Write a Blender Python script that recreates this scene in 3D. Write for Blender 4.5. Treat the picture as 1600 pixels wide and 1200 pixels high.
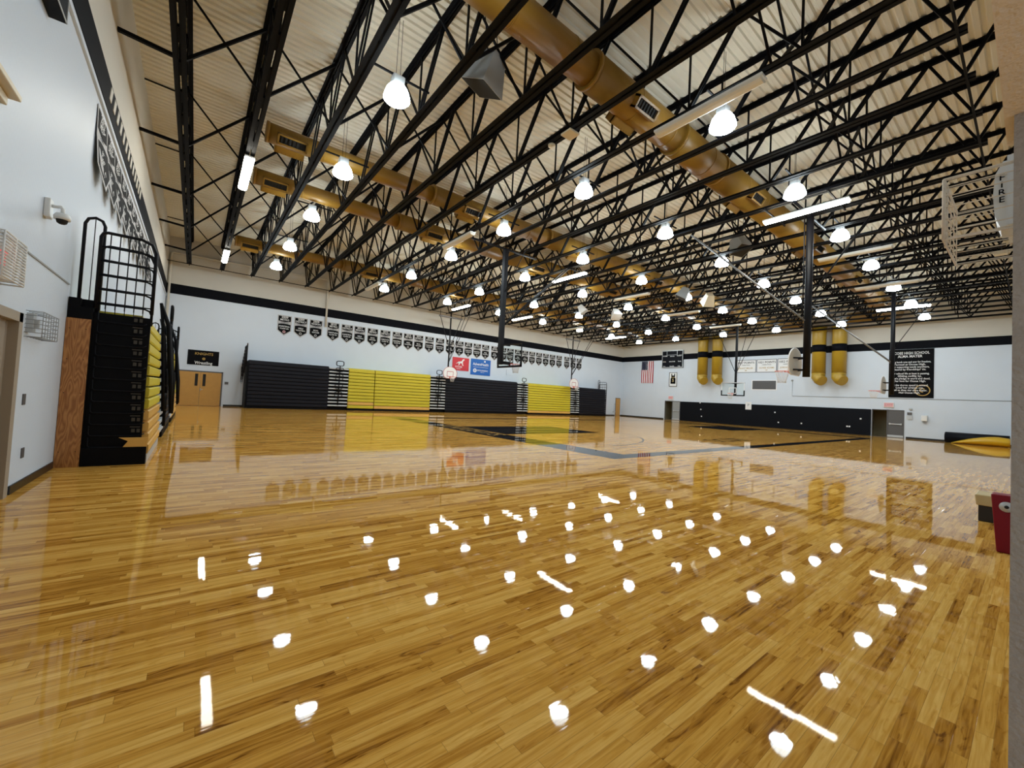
import bpy, bmesh, math, random
from mathutils import Vector, Matrix
random.seed(7)
for o in list(bpy.data.objects):
    bpy.data.objects.remove(o, do_unlink=True)
SC = bpy.context.scene
COL = SC.collection
V = Vector
PI = math.pi

# ------------------------------------------------------------------ camera, world, exposure
XL, YB, XR, YN = -1.70, 32.23, 42.50, 0.03      # left wall, back wall, right wall, near wall
ZC, ZB = 10.24, 8.50                             # roof deck, joist bottom chord
cam = bpy.data.cameras.new('camera')
cam.sensor_width = 36.0
cam.lens = 638.33 / 1600 * 36.0
cam.clip_start = 0.05
cam.clip_end = 200
co = bpy.data.objects.new('camera', cam)
COL.objects.link(co)
yaw, pitch, roll = math.radians(37.788), math.radians(1.995), math.radians(2.982)
F = V((math.sin(yaw) * math.cos(pitch), math.cos(yaw) * math.cos(pitch), math.sin(pitch)))
R0 = V((math.cos(yaw), -math.sin(yaw), 0))
U0 = R0.cross(F)
Rr = math.cos(roll) * R0 + math.sin(roll) * U0
Uu = -math.sin(roll) * R0 + math.cos(roll) * U0
co.matrix_world = Matrix(((Rr.x, Uu.x, -F.x, 0), (Rr.y, Uu.y, -F.y, 0), (Rr.z, Uu.z, -F.z, 1.486), (0, 0, 0, 1)))
SC.camera = co
w = bpy.data.worlds.new('world')
SC.world = w
w.use_nodes = True
w.node_tree.nodes['Background'].inputs[0].default_value = (0.75, 0.78, 0.8, 1)
w.node_tree.nodes['Background'].inputs[1].default_value = 0.7
SC.view_settings.view_transform = 'Standard'
SC.view_settings.look = 'None'
SC.view_settings.gamma = 1.0
SC.view_settings.exposure = 0.0
LAMP = 92.0          # emission strength of the high bay domes
TUBE = 42.0

# ------------------------------------------------------------------ materials
def srgb(r, g, b):
    f = lambda c: (c / 255 / 12.92) if c / 255 <= 0.04045 else ((c / 255 + 0.055) / 1.055) ** 2.4
    return (f(r), f(g), f(b), 1.0)

def mat(name, col, rough=0.5, metal=0.0, coat=0.0, noise=0.0, nscale=8.0, bump=0.0, bscale=60.0, spec=0.5, emit=None, estr=0.0):
    m = bpy.data.materials.new(name)
    m.use_nodes = True
    nt = m.node_tree
    b = nt.nodes['Principled BSDF']
    b.inputs['Base Color'].default_value = col
    b.inputs['Roughness'].default_value = rough
    b.inputs['Metallic'].default_value = metal
    b.inputs['Coat Weight'].default_value = coat
    b.inputs['Specular IOR Level'].default_value = spec
    if emit:
        b.inputs['Emission Color'].default_value = emit
        b.inputs['Emission Strength'].default_value = estr
    if noise or bump:
        tc = nt.nodes.new('ShaderNodeTexCoord')
    if noise:
        n = nt.nodes.new('ShaderNodeTexNoise')
        n.inputs['Scale'].default_value = nscale
        n.inputs['Detail'].default_value = 5
        nt.links.new(tc.outputs['Object'], n.inputs['Vector'])
        mr = nt.nodes.new('ShaderNodeMapRange')
        mr.inputs[3].default_value = 1 - noise
        mr.inputs[4].default_value = 1 + noise
        nt.links.new(n.outputs[0], mr.inputs[0])
        mx = nt.nodes.new('ShaderNodeMix')
        mx.data_type = 'RGBA'
        mx.blend_type = 'MULTIPLY'
        mx.inputs[0].default_value = 1.0
        mx.inputs[6].default_value = col
        nt.links.new(mr.outputs[0], mx.inputs[7])
        nt.links.new(mx.outputs[2], b.inputs['Base Color'])
    if bump:
        n2 = nt.nodes.new('ShaderNodeTexNoise')
        n2.inputs['Scale'].default_value = bscale
        nt.links.new(tc.outputs['Object'], n2.inputs['Vector'])
        bp = nt.nodes.new('ShaderNodeBump')
        bp.inputs['Strength'].default_value = bump
        bp.inputs['Distance'].default_value = 0.01
        nt.links.new(n2.outputs[0], bp.inputs['Height'])
        nt.links.new(bp.outputs[0], b.inputs['Normal'])
    return m

M = {}
M['wall'] = mat('white_wall_paint', (0.63, 0.69, 0.765, 1), 0.5, noise=0.03, nscale=1.2, bump=0.15, bscale=25)
M['wall_hi'] = mat('wall_paint_warm_bounce', (0.60, 0.57, 0.50, 1), 0.6, noise=0.03, nscale=1.2, bump=0.15, bscale=25)  # cream tint puts warm bounce light into the wall colour above the stripes
M['stripe'] = mat('black_wall_paint', (0.003, 0.0035, 0.006, 1), 0.7, spec=0.1)
M['steel'] = mat('black_steel_paint', (0.002, 0.002, 0.003, 1), 0.6, spec=0.12)
M['pole'] = mat('black_pole_paint', (0.004, 0.004, 0.006, 1), 0.5, spec=0.2)
M['rubber'] = mat('black_rubber', (0.012, 0.012, 0.013, 1), 0.3)
M['deck'] = mat('tan_deck_paint', (0.75, 0.705, 0.58, 1), 0.6, noise=0.06, nscale=0.7)
M['duct'] = mat('gold_duct_paint', (0.275, 0.145, 0.018, 1), 0.42, noise=0.12, nscale=3)
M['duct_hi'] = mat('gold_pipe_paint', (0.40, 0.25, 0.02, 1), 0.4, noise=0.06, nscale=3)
M['dark'] = mat('dark_opening', (0.01, 0.009, 0.007, 1), 0.8)
M['white'] = mat('white_enamel', (0.78, 0.78, 0.76, 1), 0.35)
M['beige'] = mat('beige_plastic', (0.66, 0.58, 0.42, 1), 0.5)
M['grey'] = mat('grey_enamel', (0.30, 0.31, 0.31, 1), 0.4)
M['lgrey'] = mat('light_grey_metal', (0.55, 0.57, 0.58, 1), 0.35, metal=0.3)
M['tread'] = mat('grey_tread', (0.55, 0.58, 0.60, 1), 0.4)
M['taupe'] = mat('taupe_door_paint', (0.10, 0.095, 0.095, 1), 0.4)
M['olive'] = mat('olive_wall_paint', (0.30, 0.26, 0.15, 1), 0.6)
M['navy'] = mat('black_seat_plastic', (0.0065, 0.007, 0.012, 1), 0.5, spec=0.2)
M['yellow'] = mat('yellow_seat_plastic', (0.57, 0.47, 0.02, 1), 0.45, noise=0.05, nscale=2)
M['orange'] = mat('orange_wood_seat', (0.70, 0.40, 0.09, 1), 0.35, noise=0.12, nscale=6)
M['pad'] = mat('black_vinyl_pad', (0.003, 0.004, 0.007, 1), 0.5, spec=0.12)
M['door'] = mat('oak_door_veneer', (0.52, 0.27, 0.062, 1), 0.35, noise=0.1, nscale=5)
M['red'] = mat('red_sign', srgb(205, 45, 55), 0.5)
M['blue'] = mat('blue_sign', srgb(10, 95, 180), 0.5)
M['signw'] = mat('white_sign', (0.82, 0.82, 0.82, 1), 0.5)
M['black'] = mat('black_print', (0.003, 0.003, 0.004, 1), 0.7, spec=0.1)
M['silver'] = mat('silver_cloth', (0.46, 0.45, 0.45, 1), 0.6)
M['goldp'] = mat('gold_print', (0.45, 0.28, 0.06, 1), 0.5)
M['flagr'] = mat('flag_red', srgb(170, 30, 45), 0.7)
M['flagb'] = mat('flag_blue', srgb(35, 38, 62), 0.7)
M['orim'] = mat('orange_rim', (0.75, 0.10, 0.04, 1), 0.35)
M['board'] = mat('white_backboard', (0.80, 0.79, 0.77, 1), 0.3)
M['boardback'] = mat('cream_board_back', (0.50, 0.45, 0.36, 1), 0.5)
M['net'] = mat('white_net_cord', (0.75, 0.75, 0.75, 1), 0.7)
M['gmat'] = mat('gold_mat_vinyl', (0.62, 0.36, 0.01, 1), 0.35)
M['maroon'] = mat('red_pad_vinyl', (0.21, 0.004, 0.014, 1), 0.45, spec=0.3)
M['tan'] = mat('tan_wood', (0.55, 0.42, 0.20, 1), 0.5)
M['jamb'] = mat('grey_jamb_paint', (0.40, 0.355, 0.305, 1), 0.7, noise=0.15, nscale=40, bump=0.5, bscale=120)
M['jambhi'] = mat('beige_jamb_paint', (0.80, 0.68, 0.53, 1), 0.6, noise=0.1, nscale=30, bump=0.4, bscale=120)
M['bracket'] = mat('dull_steel_bracket', (0.05, 0.042, 0.03, 1), 0.5)
M['pinkl'] = mat('faded_red_letters', (0.62, 0.22, 0.24, 1), 0.5)
M['brace'] = mat('bare_steel_tube', (0.20, 0.20, 0.20, 1), 0.4, metal=0.5)
M['fold'] = mat('tan_folding_door', (0.34, 0.28, 0.21, 1), 0.5)
M['pink'] = mat('pale_red_lens', (0.75, 0.42, 0.42, 1), 0.4)
M['exit'] = mat('lit_red_letters', (0.8, 0.1, 0.1, 1), 0.4, emit=(1, 0.12, 0.12, 1), estr=0.5)
M['lamp'] = mat('lamp_glass', (0.9, 0.95, 1, 1), 0.2, emit=(0.80, 0.93, 1.0, 1), estr=LAMP)
M['lampside'] = mat('lamp_prism_glass', (0.9, 0.95, 1, 1), 0.15, emit=(0.80, 0.93, 1.0, 1), estr=LAMP * 0.35)
M['tube'] = mat('lit_tube_lens', (0.95, 0.95, 0.9, 1), 0.3, emit=(1.0, 0.96, 0.84, 1), estr=TUBE)
M['dimtube'] = mat('unlit_tube_lens', (0.72, 0.68, 0.58, 1), 0.35)

def glass_mat():
    m = bpy.data.materials.new('clear_board_glass')
    m.use_nodes = True
    b = m.node_tree.nodes['Principled BSDF']
    b.inputs['Base Color'].default_value = (0.90, 0.96, 0.95, 1)
    b.inputs['Transmission Weight'].default_value = 1.0
    b.inputs['Roughness'].default_value = 0.0
    b.inputs['IOR'].default_value = 1.1
    return m
M['glass'] = glass_mat()

def planks():
    m = bpy.data.materials.new('maple_strip_floor')
    m.use_nodes = True
    nt = m.node_tree
    N, L = nt.nodes, nt.links
    b = N['Principled BSDF']
    def math_(op, a, c=None):
        n = N.new('ShaderNodeMath')
        n.operation = op
        for i, x in enumerate((a, c)):
            if x is None:
                continue
            if isinstance(x, (int, float)):
                n.inputs[i].default_value = x
            else:
                L.new(x, n.inputs[i])
        return n.outputs[0]
    tc = N.new('ShaderNodeTexCoord')
    sp = N.new('ShaderNodeSeparateXYZ')
    L.new(tc.outputs['Object'], sp.inputs[0])
    yy = math_('DIVIDE', sp.outputs[1], 0.06)
    row = math_('FLOOR', yy)
    wr = N.new('ShaderNodeTexWhiteNoise')
    wr.noise_dimensions = '1D'
    L.new(row, wr.inputs['W'])
    xo = math_('MULTIPLY', wr.outputs[0], 17.0)
    xx = math_('ADD', math_('DIVIDE', sp.outputs[0], 0.62), xo)
    cell = math_('FLOOR', xx)
    cb = N.new('ShaderNodeCombineXYZ')
    L.new(cell, cb.inputs[0]); L.new(row, cb.inputs[1])
    wc = N.new('ShaderNodeTexWhiteNoise')
    wc.noise_dimensions = '2D'
    L.new(cb.outputs[0], wc.inputs['Vector'])
    # grain along x
    mp = N.new('ShaderNodeMapping')
    mp.inputs['Scale'].default_value = (1.6, 30, 1)
    L.new(tc.outputs['Object'], mp.inputs[0])
    ad = N.new('ShaderNodeVectorMath'); ad.operation = 'ADD'
    L.new(mp.outputs[0], ad.inputs[0])
    sc = N.new('ShaderNodeVectorMath'); sc.operation = 'SCALE'
    L.new(wc.outputs['Color'], sc.inputs[0]); sc.inputs['Scale'].default_value = 40
    L.new(sc.outputs[0], ad.inputs[1])
    g = N.new('ShaderNodeTexNoise')
    g.inputs['Scale'].default_value = 1.3
    g.inputs['Detail'].default_value = 6
    g.inputs['Distortion'].default_value = 1.2
    L.new(ad.outputs[0], g.inputs['Vector'])
    # darker heartwood figure and mineral streaks, longer along the strip
    g2 = N.new('ShaderNodeTexNoise')
    mp3 = N.new('ShaderNodeMapping')
    mp3.inputs['Scale'].default_value = (3.0, 14.0, 1)
    ad2 = N.new('ShaderNodeVectorMath'); ad2.operation = 'ADD'
    L.new(tc.outputs['Object'], mp3.inputs[0]); L.new(mp3.outputs[0], ad2.inputs[0]); L.new(sc.outputs[0], ad2.inputs[1])
    L.new(ad2.outputs[0], g2.inputs['Vector'])
    g2.inputs['Scale'].default_value = 1.0; g2.inputs['Detail'].default_value = 4; g2.inputs['Distortion'].default_value = 2.5
    st = N.new('ShaderNodeMapRange')
    st.inputs[1].default_value = 0.60; st.inputs[2].default_value = 0.80; st.inputs[3].default_value = 0.0; st.inputs[4].default_value = 0.34
    L.new(g2.outputs[0], st.inputs[0])
    f = math_('SUBTRACT', math_('ADD', math_('MULTIPLY', wc.outputs[0], 0.40), math_('MULTIPLY', g.outputs[0], 0.82)), st.outputs[0])
    cr = N.new('ShaderNodeValToRGB')
    e = cr.color_ramp.elements
    e[0].position = 0.25; e[0].color = (0.17, 0.060, 0.009, 1)
    e[1].position = 0.97; e[1].color = (0.86, 0.52, 0.14, 1)
    e2 = e.new(0.42); e2.color = (0.46, 0.200, 0.026, 1)
    e3 = e.new(0.62); e3.color = (0.66, 0.335, 0.058, 1)
    L.new(f, cr.inputs[0])
    # seams
    fy = math_('FRACT', yy); fx = math_('FRACT', xx)
    sy = math_('LESS_THAN', fy, 0.035); sx = math_('LESS_THAN', fx, 0.004)
    seam = math_('MAXIMUM', sy, sx)
    mx = N.new('ShaderNodeMix'); mx.data_type = 'RGBA'
    L.new(math_('MULTIPLY', seam, 0.45), mx.inputs[0])
    L.new(cr.outputs[0], mx.inputs[6])
    mx.inputs[7].default_value = (0.12, 0.05, 0.01, 1)
    L.new(mx.outputs[2], b.inputs['Base Color'])
    b.inputs['Roughness'].default_value = 0.42
    b.inputs['Specular IOR Level'].default_value = 0.0
    b.inputs['Coat Weight'].default_value = 1.0
    b.inputs['Coat Roughness'].default_value = 0.025
    b.inputs['Coat IOR'].default_value = 1.2
    # finish: gentle waves of the varnish and cupped strips
    wn = N.new('ShaderNodeTexNoise')
    mp2 = N.new('ShaderNodeMapping')
    mp2.inputs['Scale'].default_value = (2.2, 9.0, 1)
    L.new(tc.outputs['Object'], mp2.inputs[0]); L.new(mp2.outputs[0], wn.inputs['Vector'])
    wn.inputs['Scale'].default_value = 1.0
    wn.inputs['Detail'].default_value = 3
    sr = N.new('ShaderNodeSeparateColor')
    L.new(wc.outputs['Color'], sr.inputs[0])
    tilt = math_('MULTIPLY', math_('SUBTRACT', fy, 0.5), math_('SUBTRACT', sr.outputs[1], 0.5))
    wf = N.new('ShaderNodeTexNoise')
    mp4 = N.new('ShaderNodeMapping')
    mp4.inputs['Scale'].default_value = (3.0, 45.0, 1)
    L.new(tc.outputs['Object'], mp4.inputs[0]); L.new(mp4.outputs[0], wf.inputs['Vector'])
    wf.inputs['Scale'].default_value = 1.0; wf.inputs['Detail'].default_value = 1
    hh = math_('ADD', math_('ADD', math_('MULTIPLY', wn.outputs[0], 0.15), math_('MULTIPLY', wf.outputs[0], 0.055)), math_('MULTIPLY', tilt, 0.36))
    bp = N.new('ShaderNodeBump')
    bp.inputs['Strength'].default_value = 1.0
    bp.inputs['Distance'].default_value = 0.001
    L.new(hh, bp.inputs['Height'])
    L.new(bp.outputs[0], b.inputs['Coat Normal'])
    return m
M['floor'] = planks()

def coatpaint(name, col):
    m = mat(name, col, 0.6, spec=0.0)
    b = m.node_tree.nodes['Principled BSDF']
    b.inputs['Coat Weight'].default_value = 1.0
    b.inputs['Coat Roughness'].default_value = 0.025
    b.inputs['Coat IOR'].default_value = 1.2
    return m
M['fblack'] = coatpaint('black_court_paint', (0.010, 0.010, 0.011, 1))
M['ftan'] = coatpaint('tan_court_paint', (0.50, 0.30, 0.09, 1))

def plywood():
    m = bpy.data.materials.new('fir_plywood')
    m.use_nodes = True
    nt = m.node_tree
    N, L = nt.nodes, nt.links
    b = N['Principled BSDF']
    tc = N.new('ShaderNodeTexCoord')
    mp = N.new('ShaderNodeMapping')
    mp.inputs['Scale'].default_value = (5.0, 5.0, 0.9)
    L.new(tc.outputs['Object'], mp.inputs[0])
    n = N.new('ShaderNodeTexNoise')
    n.inputs['Scale'].default_value = 1.1
    n.inputs['Detail'].default_value = 2
    L.new(mp.outputs[0], n.inputs['Vector'])
    mu = N.new('ShaderNodeMath'); mu.operation = 'MULTIPLY'; mu.inputs[1].default_value = 16
    L.new(n.outputs[0], mu.inputs[0])
    fr = N.new('ShaderNodeMath'); fr.operation = 'PINGPONG'; fr.inputs[1].default_value = 0.5
    L.new(mu.outputs[0], fr.inputs[0])
    cr = N.new('ShaderNodeValToRGB')
    cr.color_ramp.elements[0].color = (0.30, 0.11, 0.025, 1)
    cr.color_ramp.elements[0].position = 0.05
    cr.color_ramp.elements[1].color = (0.52, 0.235, 0.065, 1)
    cr.color_ramp.elements[1].position = 0.5
    L.new(fr.outputs[0], cr.inputs[0])
    L.new(cr.outputs[0], b.inputs['Base Color'])
    b.inputs['Roughness'].default_value = 0.4
    return m
M['ply'] = plywood()

# left wall: fine vertical ribs
def ribbed():
    m = mat('white_ribbed_panel', (0.61, 0.67, 0.75, 1), 0.4)
    nt = m.node_tree
    N, L = nt.nodes, nt.links
    b = N['Principled BSDF']
    tc = N.new('ShaderNodeTexCoord')
    wv = N.new('ShaderNodeTexWave')
    wv.bands_direction = 'Y'
    wv.inputs['Scale'].default_value = 10
    wv.inputs['Distortion'].default_value = 0.0
    L.new(tc.outputs['Object'], wv.inputs['Vector'])
    bp = N.new('ShaderNodeBump')
    bp.inputs['Strength'].default_value = 0.5
    bp.inputs['Distance'].default_value = 0.006
    L.new(wv.outputs[0], bp.inputs['Height'])
    L.new(bp.outputs[0], b.inputs['Normal'])
    return m
M['ribbed'] = ribbed()

# ------------------------------------------------------------------ mesh helpers
_glyph = {}
def glyphs(s):
    if s not in _glyph:
        cu = bpy.data.curves.new('t', 'FONT')
        cu.body = s
        cu.size = 1.0
        cu.resolution_u = 2
        cu.offset = 0.012
        cu.align_x = 'CENTER'
        cu.align_y = 'CENTER'
        ob = bpy.data.objects.new('t', cu)
        COL.objects.link(ob)
        dg = bpy.context.evaluated_depsgraph_get()
        me = bpy.data.meshes.new_from_object(ob.evaluated_get(dg))
        vs = [v.co.copy() for v in me.vertices]
        fs = [tuple(p.vertices) for p in me.polygons]
        bpy.data.objects.remove(ob, do_unlink=True)
        bpy.data.curves.remove(cu)
        bpy.data.meshes.remove(me)
        _glyph[s] = (vs, fs)
    return _glyph[s]

class MB:
    def __init__(s):
        s.v, s.f, s.m, s.sm = [], [], [], []
    def add(s, vs, fs, mi=0, smooth=False):
        o = len(s.v)
        s.v += [V(x) for x in vs]
        for f in fs:
            s.f.append(tuple(i + o for i in f)); s.m.append(mi); s.sm.append(smooth)
        return s
    def box(s, a, b, mi=0):
        x0, x1 = sorted((a[0], b[0])); y0, y1 = sorted((a[1], b[1])); z0, z1 = sorted((a[2], b[2]))
        vs = [(x, y, z) for z in (z0, z1) for y in (y0, y1) for x in (x0, x1)]
        return s.add(vs, [(0, 2, 3, 1), (4, 5, 7, 6), (0, 1, 5, 4), (2, 6, 7, 3), (0, 4, 6, 2), (1, 3, 7, 5)], mi)
    def bar(s, p, q, w, h=None, mi=0, up=V((0, 0, 1))):
        h = h or w
        p, q = V(p), V(q)
        d = (q - p).normalized()
        if abs(d.dot(up)) > 0.98:
            up = V((0, 1, 0)) if abs(d.y) < 0.9 else V((1, 0, 0))
        r = d.cross(up).normalized() * w / 2
        u = r.cross(d).normalized() * h / 2
        vs = [c + a * r + b2 * u for c in (p, q) for a, b2 in ((-1, -1), (1, -1), (1, 1), (-1, 1))]
        return s.add(vs, [(3, 2, 1, 0), (4, 5, 6, 7), (0, 1, 5, 4), (1, 2, 6, 5), (2, 3, 7, 6), (3, 0, 4, 7)], mi)
    def tube(s, pts, r, n=8, closed=False, mi=0, caps=True):
        pts = [V(p) for p in pts]
        k = len(pts)
        rr = r if isinstance(r, (list, tuple)) else [r] * k
        vs, fs = [], []
        prev = None
        for i, p in enumerate(pts):
            if closed:
                d = pts[(i + 1) % k] - pts[i - 1]
            else:
                d = pts[min(i + 1, k - 1)] - pts[max(i - 1, 0)]
            d.normalize()
            if prev is None:
                a = V((0, 0, 1)) if abs(d.z) < 0.9 else V((1, 0, 0))
                prev = d.cross(a).normalized()
            e1 = (prev - d * prev.dot(d)).normalized()
            prev = e1
            e2 = d.cross(e1)
            for j in range(n):
                t = 2 * PI * j / n
                vs.append(p + rr[i] * (math.cos(t) * e1 + math.sin(t) * e2))
        for i in range(k if closed else k - 1):
            a, b = i * n, ((i + 1) % k) * n
            for j in range(n):
                fs.append((a + j, a + (j + 1) % n, b + (j + 1) % n, b + j))
        s.add(vs, fs, mi, True)
        if caps and not closed:
            o = len(s.v) - len(vs)
            s.f.append(tuple(o + j for j in reversed(range(n)))); s.m.append(mi); s.sm.append(False)
            s.f.append(tuple(o + (k - 1) * n + j for j in range(n))); s.m.append(mi); s.sm.append(False)
        return s
    def lathe(s, c, prof, n=20, mi=0, axis='z', smooth=True):
        c = V(c)
        vs, fs = [], []
        for r, z in prof:
            for j in range(n):
                t = 2 * PI * j / n
                a, b = r * math.cos(t), r * math.sin(t)
                vs.append(c + (V((a, b, z)) if axis == 'z' else V((z, a, b)) if axis == 'x' else V((a, z, b))))
        for i in range(len(prof) - 1):
            for j in range(n):
                fs.append((i * n + j, i * n + (j + 1) % n, (i + 1) * n + (j + 1) % n, (i + 1) * n + j))
        return s.add(vs, fs, mi, smooth)
    def disc(s, c, r, normal, n=16, mi=0, sy=1.0):
        nz = V(normal).normalized()
        a = V((0, 0, 1)) if abs(nz.z) < 0.9 else V((1, 0, 0))
        e1 = a.cross(nz).normalized(); e2 = nz.cross(e1)
        vs = [V(c) + r * math.cos(2 * PI * j / n) * e1 + r * sy * math.sin(2 * PI * j / n) * e2 for j in range(n)]
        return s.add(vs, [tuple(range(n))], mi)
    def prism(s, poly, d, mi=0):
        d = V(d); k = len(poly)
        vs = [V(p) for p in poly] + [V(p) + d for p in poly]
        fs = [tuple(reversed(range(k))), tuple(range(k, 2 * k))] + [(i, (i + 1) % k, k + (i + 1) % k, k + i) for i in range(k)]
        return s.add(vs, fs, mi)
    def ring(s, c, r0, r1, normal, a0=0, a1=2 * PI, n=48, mi=0):
        nz = V(normal).normalized()
        a = V((0, 0, 1)) if abs(nz.z) < 0.9 else V((1, 0, 0))
        e1 = a.cross(nz).normalized(); e2 = nz.cross(e1)
        vs = []
        for j in range(n + 1):
            t = a0 + (a1 - a0) * j / n
            for r in (r0, r1):
                vs.append(V(c) + r * math.cos(t) * e1 + r * math.sin(t) * e2)
        return s.add(vs, [(2 * j, 2 * j + 1, 2 * j + 3, 2 * j + 2) for j in range(n)], mi)
    def text(s, t, c, right, up, size, maxw=None, mi=0, bend=0.0):
        vs, fs = glyphs(t)
        if not vs:
            return s
        wd = max(v.x for v in vs) - min(v.x for v in vs)
        sx = size
        if maxw and wd * size > maxw:
            sx = maxw / wd
        c, right, up = V(c), V(right), V(up)
        return s.add([c + right * v.x * sx + up * (v.y * size - bend * (v.x * sx) ** 2) for v in vs], fs, mi)
    def build(s, name, mats, parent=None, recalc=True, loc=None):
        me = bpy.data.meshes.new(name)
        base = V((0, 0, 0))
        if parent is not None:
            base = V(parent['_base']) if '_base' in parent else V((0, 0, 0))
        if loc is not None:
            base = V(loc)
        me.from_pydata([v - base for v in s.v], [], s.f)
        if not isinstance(mats, (list, tuple)):
            mats = [mats]
        for m in mats:
            me.materials.append(M[m] if isinstance(m, str) else m)
        for p, mi, sm in zip(me.polygons, s.m, s.sm):
            p.material_index = mi
            p.use_smooth = sm
        if recalc:
            bm = bmesh.new(); bm.from_mesh(me)
            bmesh.ops.recalc_face_normals(bm, faces=bm.faces)
            bm.to_mesh(me); bm.free()
        me.update()
        o = bpy.data.objects.new(name, me)
        COL.objects.link(o)
        if parent is not None:
            o.parent = parent
        elif loc is not None:
            o.location = base
        o['_base'] = list(base)
        return o

def bev(o, wd=0.01, seg=2):
    b = o.modifiers.new('bevel', 'BEVEL')
    b.width = wd; b.segments = seg; b.limit_method = 'ANGLE'
    return o

def thing(name, label, cat, loc, group=None):
    o = bpy.data.objects.new(name, None)
    COL.objects.link(o)
    o.location = loc
    o.empty_display_size = 0.1
    o['label'] = label; o['category'] = cat
    if group: o['group'] = group
    o['_base'] = list(loc)
    return o

def tag(o, label, cat, group=None):
    o['label'] = label; o['category'] = cat
    if group: o['group'] = group
    return o

def struct(mb, name, mats, recalc=True):
    o = mb.build(name, mats, recalc=recalc)
    o['kind'] = 'structure'
    return o

def copy_thing(src, loc, label, group=None):
    r = src.copy(); COL.objects.link(r); r.location = loc
    r['label'] = label
    if group: r['group'] = group
    for ch in src.children:
        c = ch.copy(); COL.objects.link(c); c.parent = r
        for g in ch.children:
            d = g.copy(); COL.objects.link(d); d.parent = c
    return r

ORD = ['zeroth', 'first', 'second', 'third', 'fourth', 'fifth', 'sixth', 'seventh', 'eighth', 'ninth', 'tenth', 'eleventh', 'twelfth', 'thirteenth',
       'fourteenth', 'fifteenth', 'sixteenth', 'seventeenth', 'eighteenth', 'nineteenth', 'twentieth'] + \
      ['twenty-' + x for x in ('first', 'second', 'third', 'fourth', 'fifth', 'sixth', 'seventh', 'eighth', 'ninth')] + ['thirtieth', 'thirty-first', 'thirty-second']

# ------------------------------------------------------------------ floor with painted court
f = MB()
f.add([(XL - 0.3, -1.2, 0), (XR + 2.5, -1.2, 0), (XR + 2.5, YB + 0.2, 0), (XL - 0.3, YB + 0.2, 0)], [(0, 1, 2, 3)], 0)
def rect(x0, y0, x1, y1, mi=1, z=0.0012):
    f.add([(x0, y0, z), (x1, y0, z), (x1, y1, z), (x0, y1, z)], [(0, 1, 2, 3)], mi)
CY = 15.2
bx0, bx1, by0, by1 = 9.0, 37.4, 6.95, 23.5
ix0, ix1, iy0, iy1 = 10.1, 36.3, 7.5, 22.9
rect(bx0, by0, bx1, iy0); rect(bx0, iy1, bx1, by1)
rect(bx0, iy0, ix0, iy1); rect(ix1, iy0, bx1, iy1)
rect(ix0 + 0.1, 13.35, 16.0, 17.05); rect(30.5, 13.35, ix1 - 0.1, 17.05)
for cx, a0, a1 in ((11.7, -PI / 2, PI / 2), (34.7, PI / 2, 3 * PI / 2)):
    f.ring((cx, CY, 0.0012), 5.99, 6.07, (0, 0, 1), a0 + PI / 2, a1 + PI / 2, 60, 1)
f.ring((23.2, CY, 0.0012), 2.27, 2.35, (0, 0, 1), 0, 2 * PI, 60, 1)
rect(23.17, iy0, 23.23, iy1)
f.text('OCOEE', (20.6, 9.2, 0.0014), V((1, 0, 0)), V((0, 1, 0)), 1.45, 3.5, 1)
f.text('KNIGHTS', (9.6, 15.4, 0.0016), V((0, -1, 0)), V((1, 0, 0)), 1.12, 8.6, 2)
# cross court lines
rect(10.5, 26.9, 40.5, 26.96)
fo = struct(f, 'floor', ['floor', 'fblack', 'ftan'])

# ------------------------------------------------------------------ walls
def wall_rects(mb, ax, val, thick, u0, u1, z0, z1, holes, mi=0):
    us = sorted({u0, u1} | {h[i] for h in holes for i in (0, 1)})
    for a, b in zip(us, us[1:]):
        zs = [(z0, z1)]
        for h in holes:
            if h[0] <= a and b <= h[1]:
                zs = [(h[3], z1)] if h[2] <= z0 else [(z0, h[2]), (h[3], z1)]
        for c, d in zs:
            if ax == 'x': mb.box((val, a, c), (val + thick, b, d), mi)
            else: mb.box((a, val, c), (b, val + thick, d), mi)

ZS0, ZS1 = 6.764, 7.37
WT = 10.34
wl = MB()
wall_rects(wl, 'x', XL, -0.2, -1.2, YB, 0, 2.95, [(4.6, 7.46, 0, 2.16)], 0)
wl.box((XL, -1.2, 2.95), (XL - 0.2, YB, ZS1), 1)
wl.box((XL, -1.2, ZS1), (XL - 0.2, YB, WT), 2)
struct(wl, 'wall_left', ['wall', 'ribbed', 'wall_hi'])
wb = MB()
wb.box((XL - 0.2, YB, 0), (XR + 0.2, YB + 0.2, ZS1), 0)
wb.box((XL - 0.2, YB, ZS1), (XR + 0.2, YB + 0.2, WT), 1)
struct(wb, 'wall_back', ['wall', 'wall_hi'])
wr = MB()
HR = [(6.2, 8.08, 0, 2.12), (24.3, 26.15, 0, 2.12)]
wall_rects(wr, 'x', XR, 0.2, -0.2, YB, 0, ZS1, HR, 0)
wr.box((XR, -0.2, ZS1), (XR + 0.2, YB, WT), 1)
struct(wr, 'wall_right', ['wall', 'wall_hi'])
wn = MB()
wn.box((1.32, YN, 0), (XR + 0.2, YN - 0.25, ZS1), 0)
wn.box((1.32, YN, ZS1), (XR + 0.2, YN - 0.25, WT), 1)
wn.box((-0.55, YN, 0), (XL - 0.2, YN - 0.25, ZS1), 0)
wn.box((-0.55, YN + 0.012, 2.07), (1.32, YN - 0.25, WT), 2)
struct(wn, 'wall_near', ['wall', 'wall_hi', 'jambhi'])
pj = MB()
pj.box((1.19, YN, 0), (1.32, YN - 0.3, 2.07), 0)
struct(pj, 'trim_1', 'jamb')
pp = MB().box((XR - 0.6, YN, 0), (XR, 1.0, WT - 0.3), 0)
struct(pp, 'wall_pilaster', 'wall')
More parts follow.
